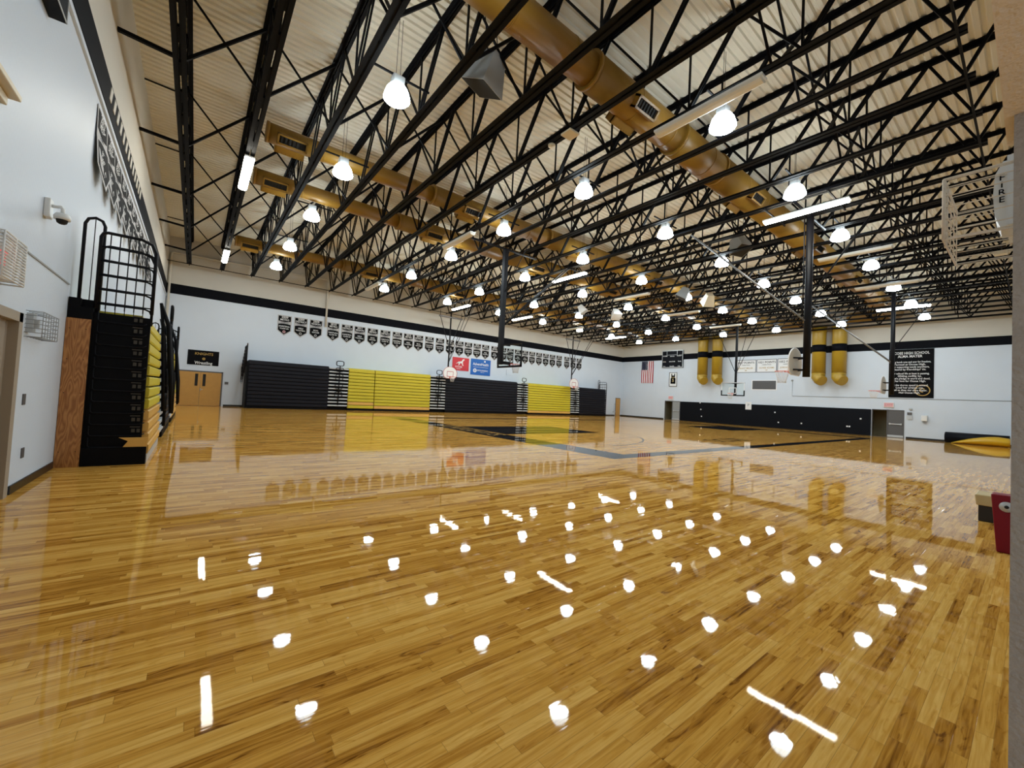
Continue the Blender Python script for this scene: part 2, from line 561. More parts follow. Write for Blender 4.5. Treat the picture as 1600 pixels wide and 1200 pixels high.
# corridors behind the right wall's doorways
cr = MB()
for y0, y1, *_ in HR:
    cr.box((XR + 0.2, y0 - 0.3, 0), (XR + 0.25, y0, 2.5)); cr.box((XR + 0.2, y1, 0), (XR + 0.25, y1 + 0.3, 2.5))
    cr.box((XR + 2.2, y0 - 0.3, 0), (XR + 2.3, y1 + 0.3, 2.5))
    cr.box((XR + 0.2, y0 - 0.35, 0), (XR + 2.3, y0 - 0.3, 2.5)); cr.box((XR + 0.2, y1 + 0.3, 0), (XR + 2.3, y1 + 0.35, 2.5))
    cr.box((XR + 0.2, y0 - 0.3, 2.5), (XR + 2.3, y1 + 0.3, 2.55))
struct(cr, 'wall_corridor', 'olive')
# corrugated roof deck, ribs along x
dk = MB()
prof = []
P_ = 0.203
y = -0.3
while y < YB + 0.2:
    prof += [(y, ZC + 0.045), (y + 0.085, ZC + 0.045), (y + 0.11, ZC), (y + 0.178, ZC)]
    y += P_
vs = [(x, yy, zz) for yy, zz in prof for x in (XL - 0.2, XR + 0.2)]
dk.add(vs, [(2 * i, 2 * i + 1, 2 * i + 3, 2 * i + 2) for i in range(len(prof) - 1)])
o = struct(dk, 'ceiling', 'deck', recalc=False)
sd = o.modifiers.new('thick', 'SOLIDIFY'); sd.thickness = 0.02
# painted stripes and baseboards, one object per wall
t = MB(); t.box((XL, 0.03, ZS0), (XL + 0.012, YB, ZS1)); struct(t, 'trim_2', 'stripe')
t = MB(); t.box((XL, YB, ZS0), (XR, YB - 0.012, ZS1)); struct(t, 'trim_3', 'stripe')
t = MB(); t.box((XR, 1.0, ZS0), (XR - 0.012, YB - 0.012, ZS1)); struct(t, 'trim_4', 'stripe')
t = MB(); t.box((XL, 7.62, 0), (XL + 0.02, 9.55, 0.11)); t.box((XL, 0.03, 0), (XL + 0.02, 4.5, 0.11)); bev(struct(t, 'baseboard_left', 'rubber'), 0.008)
t = MB(); t.box((XL, YB, 0), (-0.98, YB - 0.02, 0.11)); t.box((1.52, YB, 0), (41.3, YB - 0.02, 0.11)); t.box((42.4, YB, 0), (XR, YB - 0.02, 0.11)); struct(t, 'baseboard_back', 'rubber')
t = MB()
for a, b in ((1.0, 6.1), (26.25, YB)): t.box((XR, a, 0), (XR - 0.02, b, 0.13))
struct(t, 'baseboard_right', 'rubber')
# ledge on the left wall and pale slots in its stripe
t = MB(); t.box((XL, 0.03, 2.94), (XL + 0.015, 9.6, 2.96)); struct(t, 'trim_5', 'grey')
t = MB(); t.box((XL, 0.03, 6.55), (XL + 0.04, YB - 0.05, 6.61)); struct(t, 'trim_6', 'wall')
t = MB()
for i in range(13):
    yy = 11.3 + i * 0.46
    t.prism([(XL + 0.013, yy, 7.0), (XL + 0.013, yy + 0.2, 7.0), (XL + 0.013, yy + 0.32, 7.3), (XL + 0.013, yy + 0.12, 7.3)], (0.012, 0, 0))
struct(t, 'trim_7', 'wall_hi')

# ------------------------------------------------------------------ doors
def double_door():
    m = MB()
    for a, b in ((-0.80, 0.262), (0.272, 1.335)):
        m.box((a, YB, 0.01), (b, YB - 0.045, 2.11))
    d = struct(m, 'door_1', 'door'); bev(d, 0.004)
    g = MB()
    for c in (0.07, 0.46):
        g.box((c - 0.075, YB - 0.03, 1.24), (c + 0.075, YB - 0.052, 2.0))
    g.build('door_window', 'dark', d)
    h = MB()
    h.tube([(0.30, YB - 0.05, 1.02), (0.30, YB - 0.11, 1.02), (0.42, YB - 0.11, 1.02)], 0.012)
    h.box((0.285, YB - 0.045, 0.95), (0.325, YB - 0.056, 1.1))
    h.build('door_handle', 'lgrey', d)
    k = MB()
    k.box((-0.88, YB, 0), (-0.80, YB - 0.03, 2.19)); k.box((1.335, YB, 0), (1.415, YB - 0.03, 2.19)); k.box((-0.88, YB, 2.11), (1.415, YB - 0.03, 2.19))
    k.build('door_frame', 'taupe', d)
double_door()
m = MB(); m.box((41.45, YB, 0.01), (42.25, YB - 0.045, 2.13)); d = struct(m, 'door_2', 'door')
k = MB(); k.box((41.38, YB, 0), (41.45, YB - 0.03, 2.2)); k.box((42.25, YB, 0), (42.32, YB - 0.03, 2.2)); k.box((41.38, YB, 2.13), (42.32, YB - 0.03, 2.2))
k.build('door_frame', 'taupe', d)
for n, (yl0, yl1, (h0, h1, _, ht)) in enumerate(((6.25, 7.14, HR[0]), (24.33, 25.2, HR[1]))):
    m = MB(); m.box((XR + 0.02, yl0, 0.03), (XR + 0.065, yl1, 2.06)); d = struct(m, 'door_%d' % (n + 3), 'taupe' if n == 0 else 'grey')
    k = MB(); k.box((XR - 0.02, yl0, 0.03), (XR + 0.02, yl1, 0.19)); k.build('kick_plate', 'lgrey', d)
    b = MB(); b.box((XR - 0.06, yl0 + 0.08, 1.0), (XR - 0.015, yl1 - 0.08, 1.07)); b.box((XR - 0.03, yl0 + 0.08, 0.97), (XR + 0.02, yl0 + 0.16, 1.1)); b.box((XR - 0.03, yl1 - 0.16, 0.97), (XR + 0.02, yl1 - 0.08, 1.1))
    b.build('push_bar', 'lgrey', d)
    k = MB()
    k.box((XR - 0.02, h0, 0), (XR + 0.1, h0 + 0.05, ht)); k.box((XR - 0.02, h1 - 0.05, 0), (XR + 0.1, h1, ht)); k.box((XR - 0.02, h0, ht - 0.05), (XR + 0.1, h1, ht))
    k.box((XR - 0.02, yl1, 0), (XR + 0.1, yl1 + 0.05, ht)); k.box((XR - 0.03, h0, 0), (XR + 0.15, h1, 0.015))
    k.build('door_frame', 'taupe', d)
m = MB()
yy = 4.65
while yy < 7.35:
    m.add([(XL - 0.06, yy, 0.02), (XL - 0.11, yy + 0.06, 0.02), (XL - 0.06, yy + 0.12, 0.02), (XL - 0.06, yy, 2.1), (XL - 0.11, yy + 0.06, 2.1), (XL - 0.06, yy + 0.12, 2.1)], [(0, 1, 4, 3), (1, 2, 5, 4)])
    yy += 0.12
d = struct(m, 'door_5', 'fold')
k = MB(); k.box((XL + 0.02, 7.40, 0), (XL - 0.15, 7.53, 2.2)); k.box((XL + 0.02, 4.55, 2.09), (XL - 0.15, 7.53, 2.2)); k.box((XL + 0.02, 4.55, 0), (XL - 0.15, 4.65, 2.2))
k.build('door_frame', 'fold', d)

# ------------------------------------------------------------------ roof joists
JX = [-0.70 + 1.6 * k for k in range(27)]
NODES = [2.84 + 2.31 * k for k in range(13)]
YE = 31.2
def mesh_of(mb, name, m):
    o = mb.build(name, m)
    me = o.data
    bpy.data.objects.remove(o, do_unlink=True)
    return me
def lchord(z, up, y0, y1):
    b = MB()
    for s_ in (-1, 1):
        g = 0.016 * s_
        b.box((g, y0, z), (g + s_ * 0.105, y1, z + 0.016 * up))
        b.box((g, y0, z), (g + s_ * 0.016, y1, z + 0.105 * up))
    yy = y0 + 0.5
    while yy < y1:
        b.box((-0.018, yy, z + 0.01 * up), (0.018, yy + 0.5, z + 0.07 * up))
        yy += 1.15
    return b
ZT = ZC - 0.012
mb_top = lchord(ZT, -1, YN, YB)
mb_top.box((-0.1, YN, ZT), (0.1, YN + 0.1, ZT - 0.12)); mb_top.box((-0.1, YB - 0.1, ZT), (0.1, YB, ZT - 0.12))
me_top = mesh_of(mb_top, 'top_chord', 'steel')
me_bot = mesh_of(lchord(ZB, 1, 0.80, YE), 'bottom_chord', 'steel')
H2 = 2.31 / 2
za, zb_ = ZB + 0.05, ZT - 0.05
me_v = mesh_of(MB().bar((0, 0, za), (0, 0, zb_), 0.04, 0.04), 'web_strut', 'steel')
me_thick = mesh_of(MB().bar((-0.028, 0, za), (-0.03, -H2, zb_), 0.036, 0.07).bar((0.03, 0, za), (0.03, -H2, zb_), 0.036, 0.07), 'web_strut', 'steel')
me_thin = mesh_of(MB().bar((0, 0, za), (0, H2, zb_), 0.048, 0.048), 'web_strut', 'steel')
me_en = mesh_of(MB().bar((0, 1.0, za), (0, 0.15, zb_), 0.06, 0.06), 'web_strut', 'steel')
me_en2 = mesh_of(MB().bar((0, 0.92, za), (0, 1.69, zb_), 0.05, 0.05), 'web_strut', 'steel')
me_ef = mesh_of(MB().bar((0, YE - 0.1, za), (0, YB - 0.12, zb_), 0.06, 0.06), 'web_strut', 'steel')
def child(name, me, par, loc=(0, 0, 0)):
    o = bpy.data.objects.new(name, me)
    COL.objects.link(o); o.parent = par; o.location = loc
    return o
DUCTY = (6.55, 14.65, 18.05, 26.9)
for k, x in enumerate(JX):
    which = ORD[k + 1] + ' from the left wall' if k < 13 else (ORD[27 - k] + ' from the right wall' if k > 13 else 'middle one of the roof, halfway between left and right walls')
    j = thing('roof_joist', 'black open-web steel roof joist, ' + which, 'joist', (x, 0, 0), 'roof joists under the deck')
    child('top_chord', me_top, j); child('bottom_chord', me_bot, j)
    for yn in NODES:
        if min(abs(yn - d) for d in DUCTY) > 0.42:
            child('web_strut', me_v, j, (0, yn, 0))
        child('web_strut', me_thick, j, (0, yn, 0))
        child('web_strut', me_thin, j, (0, yn, 0))
    child('web_strut', me_en, j); child('web_strut', me_en2, j); child('web_strut', me_ef, j)
# cross bridging lines: a pair of crossed angles in every bay
BY = [3.3, 7.45, 11.6, 15.75, 19.85, 24.0, 28.3]
mx1 = MB().bar((0.05, 0, ZB + 0.04), (1.55, 0, ZT - 0.06), 0.065, 0.065).bar((0.05, 0.06, ZT - 0.06), (1.55, 0.06, ZB + 0.04), 0.042, 0.042)
me_x = mesh_of(mx1, 'cross_brace', 'steel')
me_w = mesh_of(MB().bar((XL - JX[0] + 0.0, 0, 8.62), (-0.02, 0, ZB + 0.06), 0.075, 0.075), 'wall_strut', 'steel')
me_w2 = mesh_of(MB().bar((XL - JX[0], 0.2, ZT - 0.03), (-0.02, 0.2, ZT - 0.06), 0.035, 0.035), 'wall_strut', 'steel')
for i, yb in enumerate(BY):
    t = thing('cross_bridging', 'line of crossed black steel braces between the roof joists, %s from the near wall' % ORD[i + 1], 'bracing', (0, yb, 0), 'lines of cross bracing between joists')
    child('wall_strut', me_w, t, (JX[0], 0, 0)); child('wall_strut', me_w2, t, (JX[0], 0, 0))
    for x in JX[:-1]:
        child('cross_brace', me_x, t, (x, 0, 0))
for yb, nm in ((YE - 0.12, 'along the joist ends beside the back wall'), (0.92, 'along the joist ends beside the near wall')):
    m = MB().bar((XL, yb, ZB - 0.02), (XR, yb, ZB - 0.02), 0.04, 0.04)
    tag(m.build('bridging_rod', 'steel'), 'thin black horizontal steel angle ' + nm, 'bracing')

# ------------------------------------------------------------------ round gold ducts with registers
def duct(yc, segs, label, drop):
    zc = 9.32
    d = thing('air_duct', label, 'duct', (segs[0][0], yc, zc), 'gold ceiling ducts')
    pts, rr = [], []
    m = MB()
    for a, b, r in segs:
        m.tube([(a, yc, zc), (b, yc, zc)], r, 24)
    m.build('duct_run', 'duct', d)
    for a, bb, r in segs:
        MB().tube([(a - 0.05, yc, zc), (a + 0.03, yc, zc)], r + 0.02, 24).build('duct_band', 'duct', d)
        xx = a + 1.6
        while xx < bb - 0.2:
            MB().tube([(xx, yc, zc), (xx + 0.03, yc, zc)], r + 0.008, 24).build('duct_band', 'duct', d)
            xx += 1.6
    for xr in (1.95, 8.6, 15.2, 21.85, 28.5, 35.1):
        if xr < segs[0][0] + 0.3: continue
        r = [s_[2] for s_ in segs if s_[0] <= xr <= s_[1]][0]
        for sgn in (-1, 1):
            q = MB()
            n = V((0, sgn * 0.80, -0.60)); tdir = V((0, 0.60 * sgn, 0.80)) * -1
            c = V((xr, yc, zc)) + n * (r * 0.75)
            L_ = 0.42; W_ = 0.15; D_ = r * 0.25 + 0.17
            for (x0, x1, w0, w1) in ((-L_, L_, -W_, -W_ + 0.05), (-L_, L_, W_ - 0.05, W_), (-L_, -L_ + 0.05, -W_, W_), (L_ - 0.05, L_, -W_, W_)):
                ps = [c + V((x0, 0, 0)) + tdir * w0, c + V((x1, 0, 0)) + tdir * w0, c + V((x1, 0, 0)) + tdir * w1, c + V((x0, 0, 0)) + tdir * w1]
                q.prism(ps, n * D_, 0)
            reg = q.build('register', 'duct', d)
            g = MB()
            ps = [c + V((-L_ + 0.05, 0, 0)) + tdir * (-W_ + 0.05), c + V((L_ - 0.05, 0, 0)) + tdir * (-W_ + 0.05), c + V((L_ - 0.05, 0, 0)) + tdir * (W_ - 0.05), c + V((-L_ + 0.05, 0, 0)) + tdir * (W_ - 0.05)]
            g.prism(ps, n * (D_ - 0.05), 0)
            for i in range(7):
                xx = -L_ + 0.1 + i * (2 * L_ - 0.2) / 6
                g.prism([c + V((xx, 0, 0)) + tdir * -W_ + n * (D_ - 0.05), c + V((xx + 0.012, 0, 0)) + tdir * -W_ + n * (D_ - 0.05), c + V((xx + 0.012, 0, 0)) + tdir * W_ + n * (D_ - 0.05), c + V((xx, 0, 0)) + tdir * W_ + n * (D_ - 0.05)], n * 0.03, 0)
            g.build('register_grille', 'dark', reg)
    # elbow toward the wall drop
    e = MB()
    xe = segs[-1][1]
    r = 0.44
    e.tube([(xe - 0.3, yc, zc), (xe, yc, zc), (xe + 0.25, yc + (drop - yc) * 0.08, zc), (xe + 0.45, yc + (drop - yc) * 0.3, zc), (xe + 0.5, drop - 0.9 * (1 if drop > yc else -1), zc), (xe + 0.5, drop - 0.62 * (1 if drop > yc else -1), zc)], r, 20)
    e.build('duct_elbow', 'duct', d)
    return d
duct(DUCTY[0], [(1.35, 6.9, 0.36), (6.9, 10.6, 0.42), (10.6, 13.0, 0.46), (13.0, 40.9, 0.48)], 'thick gold round duct crossing the roof nearest the camera', 10.1)
duct(DUCTY[1], [(1.30, 6.9, 0.29), (6.9, 13.0, 0.36), (13.0, 40.9, 0.43)], 'gold round duct across the roof, second from the near wall', 11.5)
duct(DUCTY[2], [(1.30, 6.9, 0.29), (6.9, 13.0, 0.36), (13.0, 40.9, 0.43)], 'gold round duct across the roof, third from the near wall', 20.1)
duct(DUCTY[3], [(1.30, 6.9, 0.29), (6.9, 13.0, 0.36), (13.0, 40.9, 0.43)], 'gold round duct across the roof nearest the back wall', 21.6)
# drops down the right wall
for yd, lab in ((21.6, 'leftmost'), (20.1, 'second from the left'), (11.5, 'third from the left'), (10.1, 'rightmost')):
    t = thing('wall_duct', 'gold round duct coming down the white right wall, %s of the four' % lab, 'duct', (XR - 0.62, yd, 4.2), 'ducts down the right wall')
    m = MB(); xw = XR - 0.60
    m.tube([(xw, yd, 9.0), (xw, yd, 8.3), (xw, yd, 5.0)], [0.55, 0.49, 0.49], 24)
    m.build('duct_pipe', 'duct_hi', t)
    m = MB(); m.tube([(xw, yd, ZS0 - 0.0), (xw, yd, ZS1)], 0.498, 24); m.build('painted_band', 'stripe', t)
    m = MB(); m.tube([(xw, yd, 5.0), (xw, yd, 4.97)], 0.505, 24); m.build('duct_band', 'duct', t)
    m = MB(); m.tube([(xw, yd, 4.97), (xw - 0.03, yd, 4.62), (xw - 0.12, yd - 0.14, 4.42), (xw - 0.26, yd - 0.34, 4.30)], [0.49, 0.49, 0.46, 0.42], 24); m.build('duct_outlet', 'duct_hi', t)

# ------------------------------------------------------------------ high bay lamps
def lamp_proto(rods):
    t = thing('high_bay_lamp', '', 'lamp', (0, 0, 0), 'high bay lamps')
    m = MB()
    m.lathe((0, 0, 0), [(0.10, 0.17), (0.19, 0.14), (0.25, 0.05), (0.285, -0.06), (0.30, -0.12), (0.30, -0.15)], 24)
    m.build('lamp_shade', 'lampside', t)
    m = MB()
    m.lathe((0, 0, 0), [(0.298, -0.148), (0.27, -0.18), (0.17, -0.21), (0.001, -0.22)], 24)
    m.build('lamp_lens', 'lamp', t)
    m = MB(); m.box((-0.14, -0.11, 0.16), (0.14, 0.11, 0.38))
    bev(m.build('ballast_housing', 'lgrey', t), 0.02)
    m = MB(); m.bar((-0.79, 0, 0.40), (0.79, 0, 0.40), 0.04, 0.04)
    m.build('mounting_strut', 'steel', t)
    if not rods:
        for s_ in (-0.77, 0.77): MB().bar((s_, 0, 0.42), (s_, 0, 0.06), 0.03, 0.03).build('strut_leg', 'steel', t)
    if rods:
        for s_ in (-0.05, 0.05): MB().tube([(s_, 0, 0.4), (s_ * 0.8, 0, ZC - 8.45)], 0.006, 5).build('hanger_rod', 'steel', t)
    return t
LX = [3.3, 9.7, 14.5, 19.3, 24.1, 28.9, 33.7, 38.5]
LY = [4.72, 9.2, 13.6, 18.0, 22.75, 27.1]
protos = {}
for i, x in enumerate(LX):
    for k, y in enumerate(LY):
        lab = 'bright high bay dome lamp, %s row from the left wall, %s from the near wall' % (ORD[i + 1], ORD[k + 1])
        rods = k not in (3, 5)      # rods are left off where the lamp hangs right below a duct
        if rods not in protos:
            protos[rods] = p_ = lamp_proto(rods); p_.location = (x, y, 8.45); p_['label'] = lab
        else:
            copy_thing(protos[rods], (x, y, 8.45), lab)

# ------------------------------------------------------------------ long fluorescent fixtures
def tube_fix(lit, wide):
    t = thing('tube_light', '', 'lamp', (0, 0, 0), 'long tube fixtures under the joists')
    m = MB()
    pr_ = [(-0.13, 0.0), (-0.12, -0.05), (-0.06, -0.085), (0.06, -0.085), (0.12, -0.05), (0.13, 0.0)]
    vs = [(a, yy, b) for yy in (-1.22, 1.22) for a, b in pr_]
    n = 6
    m.add(vs, [(i, i + 1, n + i + 1, n + i) for i in range(n - 1)] + [tuple(range(n)), tuple(reversed(range(n, 2 * n)))])
    m.build('tube_lens', 'tube' if lit else 'dimtube', t)
    m = MB(); m.box((-0.135, -1.25, 0), (0.135, 1.25, 0.05)); m.build('tube_housing', 'white', t)
    ww = 0.98 if wide else 0.02
    for yy in (-0.9, 0.9): MB().box((-ww, yy - 0.02, 0.05), (ww, yy + 0.02, 0.105)).build('mounting_bracket', 'steel', t)
    return t
FX = [(0.9, 16.0, 1), (0.9, 27.2, 1), (8.9, 4.75, 0), (8.9, 15.95, 0), (8.9, 27.0, 0), (16.1, 4.95, 1), (16.1, 16.1, 1), (16.1, 27.8, 1),
      (21.8, 4.85, 0), (21.8, 16.0, 0), (21.8, 27.2, 1), (28.1, 4.9, 0), (28.1, 16.1, 0), (28.1, 27.2, 0), (34.5, 5.2, 1), (34.5, 16.0, 0), (34.5, 27.2, 1)]
PR = {}
xs_ = sorted({round(f_[0] / 3) for f_ in FX})
for x, y, lit in FX:
    rowi = [r for r, (a, b) in enumerate(((0, 5), (5, 12), (12, 19), (19, 25), (25, 31), (31, 40))) if a <= x < b][0]
    coln = 'nearest the camera' if y < 8 else ('mid-roof' if y < 20 else 'near the back wall')
    lab = '%s tube light under joists, %s row from left, %s' % ('lit' if lit else 'unlit', ORD[rowi + 1], coln)
    key = (lit, 15.5 < x < 16.5)
    if key not in PR:
        PR[key] = p_ = tube_fix(*key); p_.location = (x, y, ZB - 0.105); p_['label'] = lab
    else:
        copy_thing(PR[key], (x, y, ZB - 0.105), lab)

# ------------------------------------------------------------------ roof speakers and small fittings
def speaker(c, yawd, tilt, sz, body, label, grp='speakers hung in the roof'):
    t = thing('ceiling_speaker', label, 'speaker', c, grp)
    s = sz / 2
    R = Matrix.Rotation(math.radians(yawd), 3, 'Z') @ Matrix.Rotation(math.radians(tilt), 3, 'X')
    C_ = V(c)
    def T(p): return C_ + R @ V(p)
    m = MB()
    lo = [(-s, -s, -s), (s, -s, -s), (s, s, -s), (-s, s, -s)]
    hi = [(-s * 0.55, -s * 0.55, s), (s * 0.55, -s * 0.55, s), (s * 0.55, s * 0.55, s), (-s * 0.55, s * 0.55, s)]
    m.add([T(p) for p in lo + hi], [(0, 1, 5, 4), (1, 2, 6, 5), (2, 3, 7, 6), (3, 0, 4, 7), (4, 5, 6, 7), (3, 2, 1, 0)])
    m.build('speaker_body', body, t)
    m = MB(); m.add([T((a * 0.92, b * 0.92, -s - 0.01)) for a, b, _ in lo] + [T((a * 0.92, b * 0.92, -s + 0.01)) for a, b, _ in lo],
                    [(0, 1, 2, 3), (7, 6, 5, 4), (0, 1, 5, 4), (1, 2, 6, 5), (2, 3, 7, 6), (3, 0, 4, 7)])
    m.build('speaker_grille', 'dark' if body == 'grey' else 'lgrey', t)
    m = MB()
    for a in (-0.3, 0.3):
        m.tube([T((a * sz, 0, s * 0.9)), V((T((a * sz, 0, 0)).x, T((a * sz, 0, 0)).y, ZC))], 0.012, 6)
    m.build('hanger_rod', 'steel', t)
speaker((4.9, 7.85, 9.0), 20, 25, 0.75, 'grey', 'large grey speaker in the roof left of the thick gold duct')
speaker((19.1, 8.35, 9.0), -20, -25, 0.75, 'grey', 'grey speaker in the roof beside the thick gold duct, behind the joists')
speaker((22.4, 12.85, 8.2), 30, 28, 0.66, 'grey', 'grey speaker box of the central roof cluster, nearest the camera')
speaker((24.7, 12.5, 8.2), -40, 40, 0.68, 'beige', 'cream speaker of the central roof cluster, right of the grey one')
speaker((24.5, 19.4, 8.2), 150, 35, 0.68, 'white', 'white speaker of the central roof cluster, nearest the back wall')
speaker((21.8, 20.3, 8.2), 210, 35, 0.6, 'white', 'white speaker of the central roof cluster, farthest to the left')
m = MB().box((7.15, 7.35, 8.42), (7.5, 7.7, 8.47)); m.box((7.28, 7.48, 8.47), (7.36, 7.56, 8.5))
bev(tag(m.build('wireless_access_point', 'beige'), 'flat square beige box under a roof joist', 'device'), 0.01)
m = MB().lathe((7.3, 8.2, 8.44), [(0.001, -0.03), (0.09, -0.02), (0.1, 0.03), (0.001, 0.06)], 16)
tag(m.build('ceiling_sensor', 'beige'), 'small round beige sensor under a roof joist', 'sensor')
m = MB().box((25.4, 0.78, 8.36), (25.75, 1.13, 8.465))
tag(m.build('junction_box', 'beige'), 'small beige box under the joist ends beside the near wall', 'box')

# ------------------------------------------------------------------ bleachers
# local frame: u along the bank, w away from the wall, z up
def bank_tf(kind):
    if kind == 'back': return lambda u, w_, z: V((u, YB - w_, z))
    return lambda u, w_, z: V((XL + w_, u, z))

def bx(mb, T, u0, w0, z0, u1, w1, z1, mi=0):
    return mb.box(T(u0, w0, z0), T(u1, w1, z1), mi)

def row_prof(wf, z0, z1, th):
    r = 0.02
    return [(wf - th, z0), (wf - 0.012, z0), (wf, z0 + 0.03), (wf, z1 - r), (wf - r * 0.4, z1 - r * 0.3), (wf - r, z1), (wf - th, z1)]

def seats(T, name, label, grp, u0, u1, depth, pitch, cols, step=0.010, n=12, body='navy', toe='steel'):
    base = T((u0 + u1) / 2, depth / 2, 0)
    t = thing(name, label, 'bleacher', base, grp)
    m = MB(); bx(m, T, u0 + 0.02, 0.05, 0.0, u1 - 0.02, depth - n * step - 0.05, 0.14 + n * pitch - 0.02); m.build('understructure', 'steel', t)
    m = MB(); bx(m, T, u0, depth - 0.15, 0.0, u1, depth - 0.015, 0.13); m.build('toe_board', toe, t)
    for k in range(n):
        z0 = 0.14 + k * pitch
        pr_ = row_prof(depth - k * step, z0 + 0.022, z0 + pitch - 0.012, 0.16)
        if u1 - u0 > 1:
            m = MB()
            m.prism([T(u0, a, b) for a, b in pr_], T(u1, 0, 0) - T(u0, 0, 0))
            m.build('seat_row', cols[min(k, len(cols) - 1)], t)
    m = MB(); bx(m, T, u0, 0.03, 0.14 + n * pitch - 0.03, u1, depth - n * step - 0.1, 0.14 + n * pitch + 0.06); m.build('top_deck', body, t)
    return t

def aisle(T, label, grp, u0, u1, depth, pitch, n=12, step=0.010, rail_top=3.45, blades=False):
    t = thing('bleacher_aisle', label, 'bleacher', T((u0 + u1) / 2, depth / 2, 0), grp)
    m = MB(); bx(m, T, u0, 0.05, 0, u1, depth - n * step - 0.14, 0.14 + n * pitch - 0.1); m.build('understructure', 'steel', t)
    for k in range(n):
        z0 = 0.14 + k * pitch
        m = MB(); bx(m, T, u0 + 0.01, depth - 0.16 - k * step, z0 + pitch - 0.10, u1 - 0.01, depth - k * step, z0 + pitch - 0.012)
        bev(m.build('step_tread', 'tread', t), 0.008)
    uc = (u0 + u1) / 2
    m = MB()
    wq = depth + 0.03
    def P(u, z, w_=wq): return T(u, w_, z)
    m.tube([P(uc, 0.35), P(uc, rail_top - 0.28)], 0.035, 6)
    def loop(zc, h, wd, r=0.03):
        pts = []
        for a in range(16):
            tt = 2 * PI * a / 16
            c, s_ = math.cos(tt), math.sin(tt)
            pts.append(P(uc + wd * (abs(c) ** 0.5) * (1 if c > 0 else -1), zc + h * (abs(s_) ** 0.5) * (1 if s_ > 0 else -1)))
        m.tube(pts, r, 6, closed=True)
    loop(rail_top - 0.14, 0.17, 0.25)
    for q, zc in enumerate((rail_top - 0.58, rail_top - 1.12, rail_top - 1.75, rail_top - 2.35)):
        loop(zc, 0.14 if q == 0 else 0.2, 0.25, 0.024)
    for z in (0.6, 1.4, 2.2): m.tube([P(uc, z), T(uc, depth - 0.1, z)], 0.014, 6)
    m.build('handrail', 'steel', t)
    if blades:
        for uu, zt, lean in ((u0 + 0.12, rail_top, 0.16), (u1 - 0.15, rail_top - 0.25, 0.2)):
            b = MB()
            b.tube([T(uu, depth + 0.16, 0.7), T(uu, depth + 0.12, 1.5), T(uu, depth + 0.0, zt - 0.5), T(uu, depth - lean, zt)], [0.03, 0.045, 0.045, 0.03], 8)
            b.tube([T(uu, depth + 0.02, 0.75), T(uu, depth - 0.02, 1.5), T(uu, depth - 0.1, zt - 0.5), T(uu, depth - lean, zt)], 0.03, 8)
            b.build('folded_rail', 'steel', t)
    return t

def end_guard(T, label, u, wa, wb, z0, z1, rows=5, cols=6, du=0.0, tall=True, grp='bleacher end guards', nested=0):
    """rounded rail grid that stands over the end of a bank"""
    t = thing('end_guard_rail', label, 'railing', T(u, (wa + wb) / 2, z0), grp)
    r = 0.2
    def rr(w0, w1, za, zb2, rad, uu):
        pts = [(w0, za), (w0, zb2 - rad * 0.4), (w0 + rad * 0.12, zb2 - rad * 0.12), (w0 + rad * 0.4, zb2), (w1 - rad, zb2), (w1 - rad * 0.3, zb2 - rad * 0.3), (w1, zb2 - rad), (w1, za)]
        return [T(uu, a, b) for a, b in pts]
    m = MB(); m.tube(rr(wa, wb, z0, z1, r, u), 0.026, 8); m.build('rail_frame', 'pole', t)
    m = MB()
    for i in range(1, rows + 1):
        zz = z1 - (z1 - z0) * i / (rows + 0.35)
        m.tube([T(u, wa, zz), T(u, wb - 0.1, zz), T(u, wb - 0.03, zz - 0.03), T(u, wb, zz - 0.1)], 0.017, 6)
    m.build('cross_rail', 'pole', t)
    m = MB()
    for i in range(1, cols):
        ww = wa + (wb - wa) * i / cols
        m.tube([T(u, ww, z0), T(u, ww, z1)], 0.009, 5)
    m.build('rail_bar', 'pole', t)
    for q in range(nested):
        uu = u + du * (q + 1)
        m = MB(); m.tube(rr(wa + 0.03, wb - 0.02 * q, z0 - 0.2 * (q + 1), z1 - 0.22 * (q + 1), r, uu), 0.02, 8)
        for i in range(1, rows + 1):
            zz = z1 - 0.22 * (q + 1) - (z1 - z0) * i / (rows + 0.35)
            m.tube([T(uu, wa + 0.03, zz), T(uu, wb - 0.02 * q, zz)], 0.012, 5)
        for i in range(1, cols):
            ww = wa + (wb - wa) * i / cols
            m.tube([T(uu, ww, z0 - 0.2), T(uu, ww, z1 - 0.22 * (q + 1))], 0.006, 5)
        m.build('nested_rail', 'pole', t)
    if tall:
        m = MB()
        w0, w1 = wa - 0.22, wa + 0.02
        zt = z1 + 0.24
        uu = u + 0.12
        m.tube([T(uu, w0, z0 - 0.1), T(uu, w0, zt - 0.12), T(uu, w0 + 0.035, zt - 0.035), T(uu, (w0 + w1) / 2, zt), T(uu, w1 - 0.035, zt - 0.035), T(uu, w1, zt - 0.12), T(uu, w1, z0 - 0.1)], 0.024, 8)
        m.tube([T(uu, (w0 + w1) / 2, z0 - 0.1), T(uu, (w0 + w1) / 2, zt)], 0.007, 5)
        m.build('grab_loop', 'pole', t)
    return t

